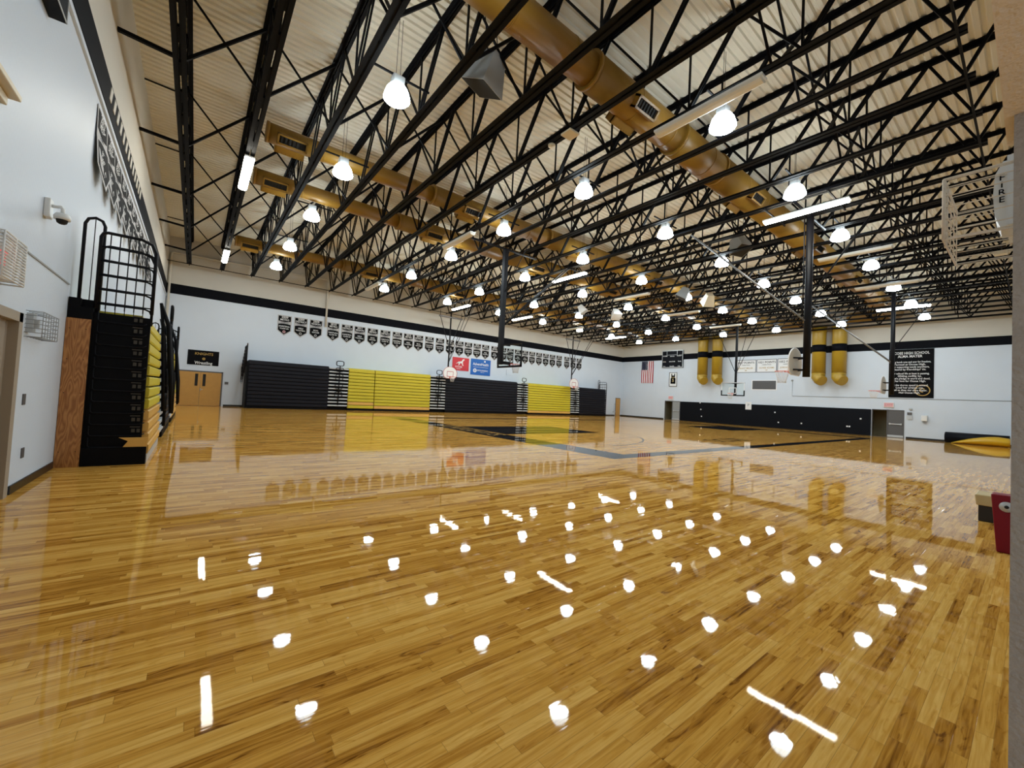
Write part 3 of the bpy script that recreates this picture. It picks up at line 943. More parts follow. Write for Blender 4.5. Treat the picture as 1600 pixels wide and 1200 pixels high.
# back wall bank
TB = bank_tf('back')
DB, PB = 1.73, 0.238
Y12 = ['orange', 'orange'] + ['yellow']
Y11 = ['orange'] + ['yellow']
G = 'bleachers along the back wall'
seats(TB, 'bleacher_section', 'closed black bleacher section at the left end of the back wall', G, 2.65, 7.4, DB, PB, ['navy'])
seats(TB, 'bleacher_section', 'narrow yellow bleacher section between the first aisle and a black seam', G, 8.78, 10.64, DB, PB, ['yellow', 'orange', 'yellow'], body='yellow')
seats(TB, 'bleacher_section', 'wide yellow bleacher section under the pennants, left of the red sign', G, 10.70, 15.25, DB, PB, Y11, body='yellow')
seats(TB, 'bleacher_section', 'closed black bleacher section below the red and blue signs', G, 16.68, 24.4, DB, PB, ['navy'])
seats(TB, 'bleacher_section', 'yellow bleacher section right of the blue sign', G, 25.8, 31.65, DB, PB, Y11, body='yellow')
seats(TB, 'bleacher_section', 'closed black bleacher section at the right end of the back wall', G, 33.05, 37.5, DB, PB, ['navy'])
GA = 'aisles of the back wall bleachers'
aisle(TB, 'grey stepped bleacher aisle, leftmost on the back wall', GA, 7.42, 8.76, DB, PB)
aisle(TB, 'grey stepped bleacher aisle behind the left fan backboard', GA, 15.27, 16.66, DB, PB)
aisle(TB, 'grey stepped bleacher aisle left of the far yellow section', GA, 24.42, 25.78, DB, PB)
aisle(TB, 'grey stepped bleacher aisle under the right fan backboard', GA, 31.67, 33.03, DB, PB)
end_guard(TB, 'stack of black rails over the left end of the back wall bleachers', 2.47, 0.5, DB - 0.1, 2.8, 3.95, nested=6, du=-0.022)
end_guard(TB, 'black rails over the right end of the back wall bleachers', 37.56, 0.5, DB - 0.1, 0.05, 3.9, rows=12, cols=4, nested=1, du=0.04)
m = MB(); bx(m, TB, 2.54, 0.05, 0, 2.64, DB - 0.05, 2.9); tag(m.build('bleacher_end_panel', 'steel'), 'black end panel closing the left side of the back wall bleachers', 'panel')

# left wall bank
TLb = bank_tf('left')
DL, PL = 1.12, 0.200
G = 'bleachers along the left wall'
GA = 'aisles of the left wall bleachers'
W4 = ['orange'] * 4 + ['yellow']
seats(TLb, 'bleacher_section', 'yellow bleacher section with wooden lower rows beside the plywood panel', G, 9.74, 12.6, DL, PL, W4, body='yellow', toe='lgrey')
aisle(TLb, 'stepped bleacher aisle next to the near yellow section on the left wall', GA, 12.62, 14.0, DL, PL, rail_top=3.3, blades=True)
seats(TLb, 'bleacher_section', 'closed black bleacher section in the middle of the left wall', G, 14.02, 17.6, DL, PL, ['navy'])
aisle(TLb, 'stepped bleacher aisle on the left wall between black and far yellow sections', GA, 17.62, 18.9, DL, PL, rail_top=3.3, blades=True)
seats(TLb, 'bleacher_section', 'yellow bleacher section at the far end of the left wall', G, 18.92, 23.2, DL, PL, W4, body='yellow')
end_guard(TLb, 'tall black rail grid on top of the near left bleacher end', 9.69, 0.31, 1.02, 2.63, 3.93, nested=1, du=0.02)
end_guard(TLb, 'black rail grid over the far end of the left wall bleachers', 23.26, 0.31, 1.02, 0.45, 3.7, rows=12, nested=1, du=0.05)
t = thing('bleacher_end_panel', 'black stepped end of the left bleachers beside the plywood panel', 'panel', (XL + 0.6, 9.66, 0))
m = MB(); m.box((XL + 0.15, 9.62, 0.0), (XL + 0.30, 9.72, 2.62)); m.box((XL + 0.30, 9.66, 0.0), (XL + 1.02, 9.73, 2.56)); m.box((XL + 0.30, 9.60, 0.0), (XL + 1.10, 9.66, 0.30))
m.build('panel_body', 'steel', t)
for k in range(12):
    z = 0.30 + k * 0.192
    m = MB()
    xf = XL + 1.06 - 0.008 * k
    m.tube([(XL + 0.36, 9.645, z + 0.17), (XL + 0.36, 9.645, z + 0.03), (XL + 0.39, 9.64, z + 0.005), (xf - 0.16, 9.64, z), (xf - 0.04, 9.64, z + 0.01), (xf, 9.65, z + 0.04)], 0.010, 6)
    m.build('end_rail', 'pole', t)
    m = MB(); m.box((xf - 0.17, 9.645, z + 0.06), (xf - 0.125, 9.66, z + 0.12)); m.box((xf - 0.10, 9.645, z + 0.06), (xf - 0.06, 9.66, z + 0.12)); m.box((xf - 0.19, 9.65, z + 0.145), (xf - 0.06, 9.66, z + 0.16))
    m.build('bracket', 'bracket', t)
m = MB(); m.box((XL + 0.005, 9.60, 0.0), (XL + 0.29, 9.618, 2.42))
q = MB(); q.box((XL + 0.01, 9.63, 2.43), (XL + 0.15, 9.735, 2.76)); q.box((XL + 0.15, 9.73, 2.5), (XL + 0.32, 9.735, 2.76)); q.build('tower_cap', 'steel', t)
q = MB(); q.prism([(XL + 0.80, 9.596, 0.31), (XL + 1.11, 9.596, 0.31), (XL + 1.11, 9.596, 0.47), (XL + 0.74, 9.596, 0.47), (XL + 0.86, 9.596, 0.41)], (0, -0.02, 0)); q.build('wooden_corner', 'orange', t)
pl = tag(m.build('plywood_panel', 'ply', loc=(XL, 9.6, 0)), 'tall narrow plywood panel between white wall and black bleacher end', 'panel')
m = MB()
for z in (0.25, 1.2, 1.75, 2.25):
    for x in (0.05, 0.24): m.disc((XL + x, 9.598, z), 0.007, (0, -1, 0), 8)
m.build('screw', 'dark', pl)

# ------------------------------------------------------------------ pennant banners
def banner(T, u, label, grp, lines, base, tip='silver', curl=0.0, turn=0.0):
    """T(u,z,d) -> world, d = distance out from the wall"""
    t = thing('pennant_banner', label, 'banner', base, grp)
    wd, zt, zs, zb2 = 0.87, 6.42, 5.36, 5.0
    A = lambda a, z, d: T(u + a, z, d + curl * max(0, (6.2 - z)) ** 1.5 + turn * (a + 0.435) * max(0, (6.42 - z)))
    right = (T(1, 0, 0) - T(0, 0, 0)); up = V((0, 0, 1))
    def poly(mb, pts, d, th=0.006):
        n = len(pts)
        f_ = [A(a, z, d + th) for a, z in pts]; b_ = [A(a, z, d) for a, z in pts]
        mb.add(b_ + f_, [tuple(range(n)), tuple(range(n, 2 * n))] + [(i, (i + 1) % n, n + (i + 1) % n, n + i) for i in range(n)])
    h = wd / 2
    m = MB(); poly(m, [(-h, zt), (h, zt), (h, 5.9), (h, zs), (0, zb2), (-h, zs), (-h, 5.9)], 0.01); m.build('banner_cloth', 'silver', t)
    i_ = 0.055
    m = MB(); poly(m, [(-h + i_, zt - i_), (h - i_, zt - i_), (h - i_, 6.02), (h * 0.4, 5.98), (0, 5.965), (-h * 0.4, 5.98), (-h + i_, 6.02)], 0.018); m.build('upper_panel', 'black', t)
    m = MB(); poly(m, [(-h + i_, 5.80), (-h * 0.4, 5.84), (0, 5.85), (h * 0.4, 5.84), (h - i_, 5.80), (h - i_, zs + 0.02), (0, zb2 + 0.09), (-h + i_, zs + 0.02)], 0.018); m.build('lower_panel', 'black', t)
    m = MB()
    l0, l1, l2, l3 = lines
    m.text(l0, A(0, 6.28, 0.027), right, up, 0.21, 0.5); m.text(l1, A(0, 6.11, 0.027), right, up, 0.17, 0.68)
    m.text(l2, A(0, 5.65, 0.027), right, up, 0.13, 0.66); m.text(l3, A(0, 5.50, 0.027), right, up, 0.13, 0.62)
    m.build('lettering', 'signw', t)
    m = MB(); m.text('CHAMPIONS', A(0, 5.92, 0.02), right, up, 0.085, 0.7, bend=0.2); m.build('ribbon_lettering', 'black', t)
    m = MB(); m.ring(A(0, 5.28, 0.027), 0.05, 0.09, right.cross(up), n=14); m.build('emblem', tip, t)
    return t
bk = lambda u, z, d: V((u, YB - d, z))
BU = [4.24, 5.27, 6.26, 7.45, 8.45, 9.39, 10.4, 11.41, 12.42, 13.38, 14.3, 15.3, 16.32, 17.32, 18.3, 19.24, 20.2, 21.15, 22.22, 23.22, 24.14, 25.1, 26.04, 26.99, 27.95, 28.91, 29.89, 30.89, 32.1, 33.1, 34.07]
YR = ['2009', '2009', '2009', '2010', '2010', '2011', '2011', '2012', '2012', '2013', '2013', '2014', '2014', '2014', '2015', '2015', '2015', '2016', '2016', '2016', '2017', '2017', '2017', '2018', '2018', '2018', '2019', '2019', '2019', '2020', '2020']
for i, u in enumerate(BU):
    n = len(BU)
    which = '%s from the left' % ORD[i + 1] if i < 16 else '%s from the right' % ORD[n - i]
    lv = ('METRO', 'DISTRICT', 'REGION')[i % 3]
    sp = (('BASKETBALL', 'CLASS 6A'), ('GIRLS', 'VOLLEYBALL'), ('BOYS', 'SOCCER'), ('WRESTLING', 'CLASS 7A'))[i % 4]
    banner(bk, u + 0.435, 'black and silver pennant banner on the back wall, ' + which, 'pennants along the back wall', (YR[i], lv) + sp, (u + 0.435, YB, 5.0), 'silver' if i else 'pink')
lf = lambda u, z, d: V((XL + d, u, z))
for i in range(11):
    u = 10.45 + i * 0.98
    banner(lf, u + 0.435, 'black and silver pennant banner high on the left wall, %s from the near end' % ORD[i + 1], 'pennants along the left wall', (YR[i + 8], ('METRO', 'DISTRICT', 'REGION')[i % 3]) + ('BOYS', 'BASKETBALL'), (XL, u + 0.435, 5.0), curl=0.07, turn=0.06)

# ------------------------------------------------------------------ signs on the back wall
t = thing('wrestling_banner', 'black wrestling banner above the double wooden doors', 'banner', (0.35, YB, 2.55))
m = MB(); m.box((-0.45, YB - 0.005, 2.55), (1.13, YB - 0.02, 3.47)); m.build('banner_cloth', 'black', t)
m = MB(); m.text('Wrestling', (0.36, YB - 0.024, 2.68), V((1, 0, 0)), V((0, 0, 1)), 0.26, 0.9); m.build('script_lettering', 'signw', t)
m = MB(); m.text('KNIGHTS', (0.36, YB - 0.024, 3.25), V((1, 0, 0)), V((0, 0, 1)), 0.22, 0.95)
m.ring((0.36, YB - 0.024, 2.95), 0.02, 0.08, (0, -1, 0), n=12); m.build('gold_lettering', 'goldp', t)
t = thing('sponsor_sign', 'red sponsor sign with a white horse on the back wall', 'sign', (18.95, YB, 3.73), 'sponsor signs on the back wall')
m = MB(); m.box((18.1, YB, 3.75), (19.83, YB - 0.03, 4.93)); m.build('sign_panel', 'red', t)
m = MB()
hp = [(18.45, 4.35), (18.62, 4.4), (18.7, 4.55), (18.9, 4.58), (19.06, 4.62), (19.12, 4.76), (19.3, 4.84), (19.33, 4.72), (19.22, 4.66), (19.16, 4.5), (19.2, 4.28), (19.28, 4.2), (19.14, 4.22), (19.05, 4.42), (18.88, 4.42), (18.84, 4.28), (18.7, 4.2), (18.76, 4.34), (18.66, 4.44), (18.55, 4.43)]
m.prism([(a, YB - 0.031, b) for a, b in hp], (0, -0.006, 0)); m.build('horse_figure', 'signw', t)
m = MB(); m.text('OCOEE', (18.75, YB - 0.034, 4.08), V((1, 0, 0)), V((0, 0, 1)), 0.22, 0.8); m.text('BUSINESS', (18.75, YB - 0.034, 3.9), V((1, 0, 0)), V((0, 0, 1)), 0.1, 0.7); m.build('lettering', 'signw', t)
t = thing('sponsor_sign', 'blue sponsor sign with white lettering on the back wall', 'sign', (21.1, YB, 3.48), 'sponsor signs on the back wall')
m = MB(); m.box((20.04, YB, 3.49), (22.25, YB - 0.03, 4.98)); m.build('sign_panel', 'blue', t)
m = MB(); e1, e2 = V((1, 0, 0)), V((0, 0, 1))
m.text('AdventHealth', (21.15, YB - 0.034, 4.5), e1, e2, 0.36, 1.75)
m.text('ORTHOPAEDIC', (21.35, YB - 0.034, 3.92), e1, e2, 0.2, 1.25); m.text('INSTITUTE', (21.35, YB - 0.034, 3.76), e1, e2, 0.09, 0.8)
m.box((20.3, YB - 0.03, 4.22), (22.0, YB - 0.036, 4.24)); m.ring((20.5, YB - 0.034, 3.9), 0.10, 0.19, (0, -1, 0), n=20); m.disc((20.5, YB - 0.034, 3.9), 0.05, (0, -1, 0))
m.box((21.5, YB - 0.03, 4.72), (21.66, YB - 0.036, 4.88)); m.build('lettering', 'signw', t)
m = MB(); m.box((24.2, YB, 3.75), (24.85, YB - 0.04, 4.3)); tag(m.build('wall_vent', 'wall'), 'white square vent plate on the back wall above the bleachers', 'vent')
m = MB(); m.box((1.52, YB, 1.42), (1.72, YB - 0.03, 1.58)); tag(m.build('door_control', 'taupe'), 'small dark control box right of the double wooden doors', 'box')
m = MB(); m.tube([(41.15, YB - 0.03, 0.55), (41.15, YB - 0.03, 1.35)], 0.03); m.box((40.95, YB, 0.4), (41.35, YB - 0.08, 0.55)); m.box((41.2, YB, 1.35), (41.3, YB - 0.06, 1.5)); tag(m.build('wall_phone', 'lgrey'), 'small grey wall fixture left of the far wooden door', 'fixture')
# roof drain pipes on the back wall
m = MB(); m.tube([(XL + 0.12, YB - 0.1, 2.8), (XL + 0.12, YB - 0.1, 9.15), (XL + 0.2, YB - 0.1, 9.25), (1.5, YB - 0.1, 9.3), (7.2, YB - 0.1, 9.5), (7.32, YB - 0.1, 9.4), (7.33, YB - 0.1, 6.0)], 0.07, 10)
tag(m.build('drain_pipe', 'wall_hi'), 'long white drain pipe running below the roof on the back wall', 'pipe')

# ------------------------------------------------------------------ right wall furniture
rx, ru = V((0, -1, 0)), V((0, 0, 1))
t = thing('wall_padding', 'long black wall pad between the two doorways of the right wall', 'padding', (XR, 16.2, 0))
m = MB(); m.box((XR, 8.12, 0.01), (XR - 0.07, 24.26, 2.10)); bev(m.build('pad_body', 'pad', t), 0.02)
for y_, z_ in ((21.9, 1.35), (21.8, 0.62), (14.9, 1.45), (14.6, 0.55), (12.8, 0.6), (9.6, 0.62), (9.45, 0.62), (8.75, 1.3), (22.0, 2.04)):
    m = MB(); m.box((XR - 0.07, y_ - 0.055, z_ - 0.055), (XR - 0.082, y_ + 0.055, z_ + 0.055)); m.build('outlet_cover', 'signw', t)
t = thing('notice_card', 'white notice card hanging over the top of the black wall pad', 'sign', (XR - 0.08, 17.2, 1.6))
m = MB(); m.box((XR - 0.085, 16.93, 1.58), (XR - 0.095, 17.47, 2.32)); m.build('card', 'signw', t)
m = MB(); m.text('P', (XR - 0.099, 17.2, 2.0), rx, ru, 0.36); m.build('card_letter', 'grey', t)
# flag hung from its short side
fl = thing('hanging_flag', 'red, white and blue striped flag hanging on the right wall', 'flag', (XR - 0.04, 28.55, 4.1))
y0, y1, z0, z1 = 29.36, 27.78, 4.12, 6.73
def fx(s_, z): return XR - 0.06 - 0.03 * math.sin(s_ * 9 + z * 1.5)
m = MB(); NS = 13
for i in range(NS):
    for sub in range(2):
        a, b = (i + sub / 2) / NS, (i + (sub + 1) / 2) / NS
        for k in range(6):
            za_, zb3 = z0 + (z1 - z0) * k / 6, z0 + (z1 - z0) * (k + 1) / 6
            vs = [(fx(s_, z), y0 + (y1 - y0) * s_, z) for s_, z in ((a, za_), (b, za_), (b, zb3), (a, zb3))]
            m.add(vs + [V(v_) + V((0.006, 0, 0)) for v_ in vs], [(0, 1, 2, 3), (7, 6, 5, 4)], i % 2)
m.build('stripes', ['flagr', 'signw'], fl)
m = MB()
cz = z1 - (z1 - z0) * 0.4
for k in range(8):
    a, b = k / 8 * 7 / 13, (k + 1) / 8 * 7 / 13
    vs = [(fx(s_, z) - 0.008, y0 + (y1 - y0) * s_, z) for s_, z in ((a, cz), (b, cz), (b, z1), (a, z1))]
    m.add(vs + [V(v_) + V((0.004, 0, 0)) for v_ in vs], [(0, 1, 2, 3), (7, 6, 5, 4)])
m.build('canton', 'flagb', fl)
m = MB()
for i in range(9):
    for j in range(6 if i % 2 == 0 else 5):
        s_ = ((j + (0.5 if i % 2 == 0 else 1.0)) / 6) * 7 / 13
        z = cz + (z1 - cz) * (i + 0.7) / 9.4
        pts = []
        for q in range(10):
            r_ = 0.035 if q % 2 == 0 else 0.014
            an = PI / 2 + q * PI / 5
            pts.append((fx(s_, z) - 0.012, y0 + (y1 - y0) * s_ + r_ * math.cos(an), z + r_ * math.sin(an)))
        m.add(pts, [tuple(range(10))])
m.build('stars', 'signw', fl)
# scoreboard
t = thing('scoreboard', 'black scoreboard with white label bars on the right wall', 'scoreboard', (XR, 25.35, 5.88))
m = MB(); m.box((XR, 24.08, 5.88), (XR - 0.16, 26.62, 7.81)); bev(m.build('case', 'pad', t), 0.01)
m = MB()
for a, b, c, d_ in ((24.08, 26.62, 5.88, 5.94), (24.08, 26.62, 7.75, 7.81), (24.08, 24.13, 5.88, 7.81), (26.57, 26.62, 5.88, 7.81)): m.box((XR - 0.16, a, c), (XR - 0.175, b, d_))
for a, b, c, d_ in ((26.0, 26.04, 7.3, 7.78), (24.75, 24.79, 7.3, 7.78), (24.8, 26.02, 7.3, 7.33)): m.box((XR - 0.16, a, c), (XR - 0.17, b, d_))
m.build('frame_line', 'lgrey', t)
m = MB()
for y_, z_, s_, h_ in ((26.22, 7.2, 'HOME', 0.2), (24.5, 7.2, 'GUEST', 0.2), (25.35, 7.15, 'PERIOD', 0.16), (26.3, 6.55, 'FOUL', 0.16), (25.35, 6.55, 'BONUS POSS', 0.16), (24.45, 6.55, 'FOUL', 0.16), (26.3, 6.02, 'TOL', 0.16), (25.35, 6.02, 'PLAYER', 0.16), (24.5, 6.02, 'TOL', 0.16)):
    m.text(s_, (XR - 0.178, y_, z_), rx, ru, h_, 0.7)
m.build('label_lettering', 'signw', t)
# framed jersey
t = thing('framed_jersey', 'framed black jersey with gold number under the scoreboard', 'frame', (XR, 25.22, 3.74))
m = MB(); m.box((XR, 24.74, 3.74), (XR - 0.05, 25.7, 5.34)); m.build('mount', 'signw', t)
m = MB()
for a, b, c, d_ in ((24.74, 25.7, 3.74, 3.79), (24.74, 25.7, 5.29, 5.34), (24.74, 24.79, 3.74, 5.34), (25.65, 25.7, 3.74, 5.34)): m.box((XR - 0.05, a, c), (XR - 0.07, b, d_))
m.build('frame', 'black', t)
m = MB(); jp = [(25.52, 4.05), (24.92, 4.05), (24.92, 4.62), (25.0, 4.78), (25.0, 5.2), (25.08, 5.2), (25.12, 4.98), (25.32, 4.98), (25.36, 5.2), (25.44, 5.2), (25.44, 4.78), (25.52, 4.62)]
m.prism([(XR - 0.052, a, b) for a, b in jp], (-0.012, 0, 0)); m.build('jersey', 'black', t)
m = MB(); m.text('5', (XR - 0.068, 25.22, 4.42), rx, ru, 0.48); m.text('OCOEE', (XR - 0.068, 25.22, 4.76), rx, ru, 0.15, 0.4); m.build('jersey_lettering', 'tan', t)
# points banners
for i, (ya, yb2, s_, nm, yr) in enumerate(((18.5, 16.66, '1027 POINTS', 'GRANT MILLER', "'08"), (16.6, 14.88, '1021 POINTS', 'OLIVER ADAMS', "'07"), (14.82, 13.1, '1052 POINTS', 'JORDAN HALL', "'10"))):
    t = thing('points_banner', 'white %s banner on the right wall, %s of three' % (s_.lower(), ('left', 'middle', 'right')[i]), 'banner', (XR, (ya + yb2) / 2, 5.2), 'points banners on the right wall')
    m = MB(); m.box((XR - 0.004, yb2, 5.18), (XR - 0.015, ya, 6.42)); m.build('banner_border', 'black', t)
    m = MB(); m.box((XR - 0.015, yb2 + 0.04, 5.22), (XR - 0.02, ya - 0.04, 6.38)); m.build('banner_face', 'signw', t)
    yc = (ya + yb2) / 2
    m = MB(); m.text(s_, (XR - 0.024, yc, 6.13), rx, ru, 0.27, 1.5); m.text('CAREER POINTS', (XR - 0.024, yc, 5.9), rx, ru, 0.11, 0.8); m.build('lettering', 'black', t)
    m = MB(); m.text(nm, (XR - 0.024, yc, 5.6), rx, ru, 0.2, 1.3); m.text(yr, (XR - 0.024, yc, 5.38), rx, ru, 0.17); m.build('name_lettering', 'goldp', t)
# grille
t = thing('return_grille', 'grey louvred air grille on the right wall below the points banners', 'vent', (XR, 15.9, 3.5))
m = MB(); m.box((XR, 14.82, 3.5), (XR - 0.03, 17.0, 4.45)); m.build('grille_frame', 'signw', t)
m = MB(); m.box((XR - 0.03, 14.9, 3.57), (XR - 0.035, 16.92, 4.38))
for i in range(16): m.box((XR - 0.035, 14.9, 3.6 + i * 0.05), (XR - 0.045, 16.92, 3.62 + i * 0.05))
m.build('louvres', 'taupe', t)
# alma mater board
t = thing('song_banner', 'tall black alma mater banner with white verses on the right wall', 'banner', (XR, 5.9, 3.08))
m = MB(); m.box((XR - 0.004, 4.66, 3.08), (XR - 0.03, 7.12, 6.75)); m.build('banner_face', 'black', t)
m = MB()
LN = [('OCOEE HIGH SCHOOL', 6.45, 0.27, 2.1), ('ALMA MATER', 6.2, 0.27, 1.35), ('Strong bonds now and ever for freedom,', 5.78, 0.19, 2.25), ('Formed at Ocoee High,', 5.59, 0.19, 1.7), ('ever supporting needs anywhere,', 5.4, 0.19, 2.1), ('Bound by friendships\' tie.', 5.21, 0.19, 1.75),
      ('Our school life at best is passing,', 4.9, 0.19, 2.1), ('Gliding swiftly by,', 4.71, 0.19, 1.3), ("so let's pledge in word and deed,", 4.52, 0.19, 2.2), ('Our love for Ocoee High.', 4.33, 0.19, 1.75),
      ('Lift the chorus, speed it onward,', 4.02, 0.19, 2.0), ('Loud her praises cry,', 3.83, 0.19, 1.5), ('Hail to thee our alma mater,', 3.64, 0.19, 1.9), ('Hail Ocoee High.', 3.45, 0.19, 1.15)]
for s_, z_, h_, mw in LN: m.text(s_, (XR - 0.034, 5.95, z_), rx, ru, h_, mw)
m.build('lettering', 'signw', t)
m = MB(); m.ring((XR - 0.033, 5.25, 3.65), 0.36, 0.42, (-1, 0, 0), n=32); m.ring((XR - 0.033, 5.25, 3.65), 0.10, 0.16, (-1, 0, 0), 0.5, 5, n=20); m.build('emblem', 'goldp', t)
# exit signs, boxes, conduit
for yc, lab in ((7.08, 'pale red exit sign over the near doorway beside the black banner'), (25.4, 'pale red exit sign over the far doorway left of the wall pad')):
    t = thing('exit_sign', lab, 'sign', (XR, yc, 2.3), 'exit signs on the right wall')
    m = MB(); m.box((XR, yc - 0.3, 2.3), (XR - 0.1, yc + 0.3, 2.68)); bev(m.build('sign_case', 'white', t), 0.01)
    m = MB(); m.box((XR - 0.1, yc - 0.27, 2.33), (XR - 0.106, yc + 0.27, 2.65)); m.build('sign_lens', 'pink', t)
    m = MB(); m.text('EXIT', (XR - 0.109, yc, 2.49), rx, ru, 0.24, 0.46); m.build('lettering', 'pinkl', t)
m = MB(); m.box((XR, 5.78, 1.78), (XR - 0.06, 6.04, 1.98)); tag(m.build('control_panel', 'taupe'), 'small dark wall panel right of the near doorway', 'box')
m = MB(); m.box((XR, 5.76, 1.45), (XR - 0.06, 6.08, 1.74)); tag(m.build('switch_box', 'lgrey'), 'grey switch box under the dark panel by the near doorway', 'box')
m = MB(); m.lathe((XR, 5.85, 2.22), [(0.1, 0), (0.1, -0.06), (0.001, -0.08)], 14, axis='x'); tag(m.build('alarm_bell', 'lgrey'), 'small round grey alarm above the dark wall panel', 'alarm')
t = thing('towel_dispenser', 'white boxed dispenser on the right wall under the black banner', 'dispenser', (XR, 5.1, 1.3))
m = MB(); m.box((XR, 4.95, 1.38), (XR - 0.2, 5.27, 1.80)); bev(m.build('case', 'white', t), 0.03)
m = MB(); m.box((XR - 0.02, 5.06, 1.26), (XR - 0.14, 5.2, 1.38)); m.build('nozzle', 'grey', t)
m = MB(); m.tube([(XR - 0.022, 13.58, 4.37), (XR - 0.022, 13.58, 3.0), (XR - 0.022, 1.0, 3.0)], 0.018, 6); m.lathe((XR, 13.6, 4.4), [(0.09, 0), (0.09, -0.05), (0.001, -0.06)], 12, axis='x')
tag(m.build('conduit', 'grey'), 'thin grey conduit with a round box along the right wall', 'pipe')
# rolled mats in the corner
m = MB(); m.tube([(XR - 1.15, 1.1, 0.37), (XR - 0.95, 3.95, 0.37)], 0.36, 20)
rm = tag(m.build('rolled_mat', 'pad'), 'black rolled gym mat on the floor by the right wall', 'mat')
m = MB()
pts = []
N_ = 16
fr, bkp = [], []
for i in range(N_ + 1):
    s_ = i / N_
    yy = 3.6 - s_ * 2.55
    h = 0.03 + 0.58 * math.sin(min(1, s_ * 1.15) * PI / 2) ** 0.9 * (1 - 0.12 * max(0, s_ - 0.8) / 0.2)
    fr.append((yy, h))
rows_ = []
for yy, h in fr:
    for q in range(6):
        a = q / 5
        rows_.append((XR - 1.55 - 0.22 * math.sin(a * PI) - 0.02 + 0.05 * a, yy, 0.012 + h * a))
m.add(rows_, [(i * 6 + q, (i + 1) * 6 + q, (i + 1) * 6 + q + 1, i * 6 + q + 1) for i in range(N_) for q in range(5)], 0, True)
gm = m.build('gold_mat', 'gmat')
s2 = gm.modifiers.new('s', 'SOLIDIFY'); s2.thickness = 0.04
tag(gm, 'gold curled mat leaning in front of the black rolled mat', 'mat')

# ------------------------------------------------------------------ basketball goals
def rim_net(t, c, toward, boardpt):
    """c rim centre, toward = unit vector from board into court"""
    c = V(c)
    m = MB()
    m.tube([c + 0.23 * V((math.cos(a * PI / 12), math.sin(a * PI / 12), 0)) for a in range(24)], 0.010, 6, closed=True)
    side = V((-toward.y, toward.x, 0))
    m.bar(c - toward * 0.36, c - toward * 0.21, 0.13, 0.03); m.bar(c - toward * 0.38 - V((0, 0, 0.14)), c - toward * 0.38 + V((0, 0, 0.03)), 0.13, 0.02, up=toward)
    for s_ in (-1, 1): m.tube([c - toward * 0.37 + side * 0.06 * s_ - V((0, 0, 0.12)), c - toward * 0.12 + side * 0.19 * s_], 0.008, 5)
    m.build('rim', 'orim', t)
    m = MB()
    lv = [(0.225, -0.01), (0.19, -0.12), (0.155, -0.24), (0.13, -0.34), (0.13, -0.42)]
    for k in range(12):
        for dr in (1, -1):
            m.tube([c + V((r * math.cos((k + dr * q / 2) * PI / 6), r * math.sin((k + dr * q / 2) * PI / 6), z)) for q, (r, z) in enumerate(lv)], 0.006, 4)
    m.build('net', 'net', t)

def fan_outline(s):
    """traditional fan-shaped board, 54 in wide by 35 in tall"""
    pts = []
    for a in range(13):
        an = PI * a / 12
        pts.append((0.68 * math.cos(an) * s, (0.46 + 0.56 * math.sin(an)) * s))
    pts += [(-0.66 * s, 0.28 * s), (-0.55 * s, 0.10 * s), (-0.38 * s, 0.0), (0.38 * s, 0.0), (0.55 * s, 0.10 * s), (0.66 * s, 0.28 * s)]
    return pts

def fan_goal(x, ypole, yface, rimz, d, label, thick, top, braces, long_braces=None):
    """d = +1 faces +y, -1 faces -y"""
    t = thing('fan_backboard_goal', label, 'basketball hoop', (x, ypole, rimz - 0.4), 'hanging fan backboard goals')
    tw = V((0, d, 0))
    zb2 = rimz - 0.16
    out = fan_outline(0.98)
    side = V((-d, 0, 0))
    def at(a, z, off): return V((x, yface, zb2 + z)) + side * a + tw * off
    m = MB(); m.prism([at(a, z, -0.03) for a, z in out], tw * 0.03); m.build('backboard', 'board', t)
    m = MB(); m.prism([at(a * 0.95, 0.02 + z * 0.95, -0.036) for a, z in out], tw * 0.006); m.build('board_back', 'boardback', t)
    m = MB()
    inner = [(a * 0.94, 0.025 + z * 0.95) for a, z in out]
    n = len(out)
    m.add([at(a, z, 0.002) for a, z in out] + [at(a, z, 0.002) for a, z in inner], [(i, (i + 1) % n, n + (i + 1) % n, n + i) for i in range(n)])
    for a0, a1, z0, z1 in ((-0.3, 0.3, 0.57, 0.61), (-0.3, -0.26, 0.18, 0.6), (0.26, 0.3, 0.18, 0.6), (-0.3, 0.3, 0.16, 0.2)):
        m.add([at(a0, z0, 0.003), at(a1, z0, 0.003), at(a1, z1, 0.003), at(a0, z1, 0.003)], [(0, 1, 2, 3)])
    m.build('board_border', 'flagr', t)
    m = MB()
    m.tube([(x, ypole, top), (x, ypole, zb2 - 0.05)], thick, 12)
    for z in (0.2, 0.62):
        for s_ in (-0.25, 0.25):
            m.bar((x, ypole, zb2 + z), at(s_, z, -0.03), 0.05, 0.05)
    m.build('pole', 'pole', t)
    m = MB()
    for p, q, r in braces: m.tube([p, q], r, 6)
    m.build('brace', 'pole', t)
    if long_braces:
        m = MB()
        for p, q, r in long_braces: m.tube([p, q], r, 8)
        m.build('long_brace', 'brace', t)
    rim_net(t, (x, yface + d * 0.39, rimz), tw, None)
    return t
E_ = ZB + 0.0
def vee(x, yp, dx, zlow, dyb):
    return [((x - dx, yp, 8.0), (x - 0.04, yp, zlow), 0.028), ((x + dx, yp, 8.0), (x + 0.04, yp, zlow), 0.028),
            ((x - dx, yp, E_), (x - dx, yp, 8.0), 0.02), ((x + dx, yp, E_), (x + dx, yp, 8.0), 0.02),
            ((x + 0.2, yp + dyb, E_), (x + 0.02, yp, 4.2), 0.024), ((x - 0.2, yp + dyb, E_), (x - 0.02, yp, 4.2), 0.024)]
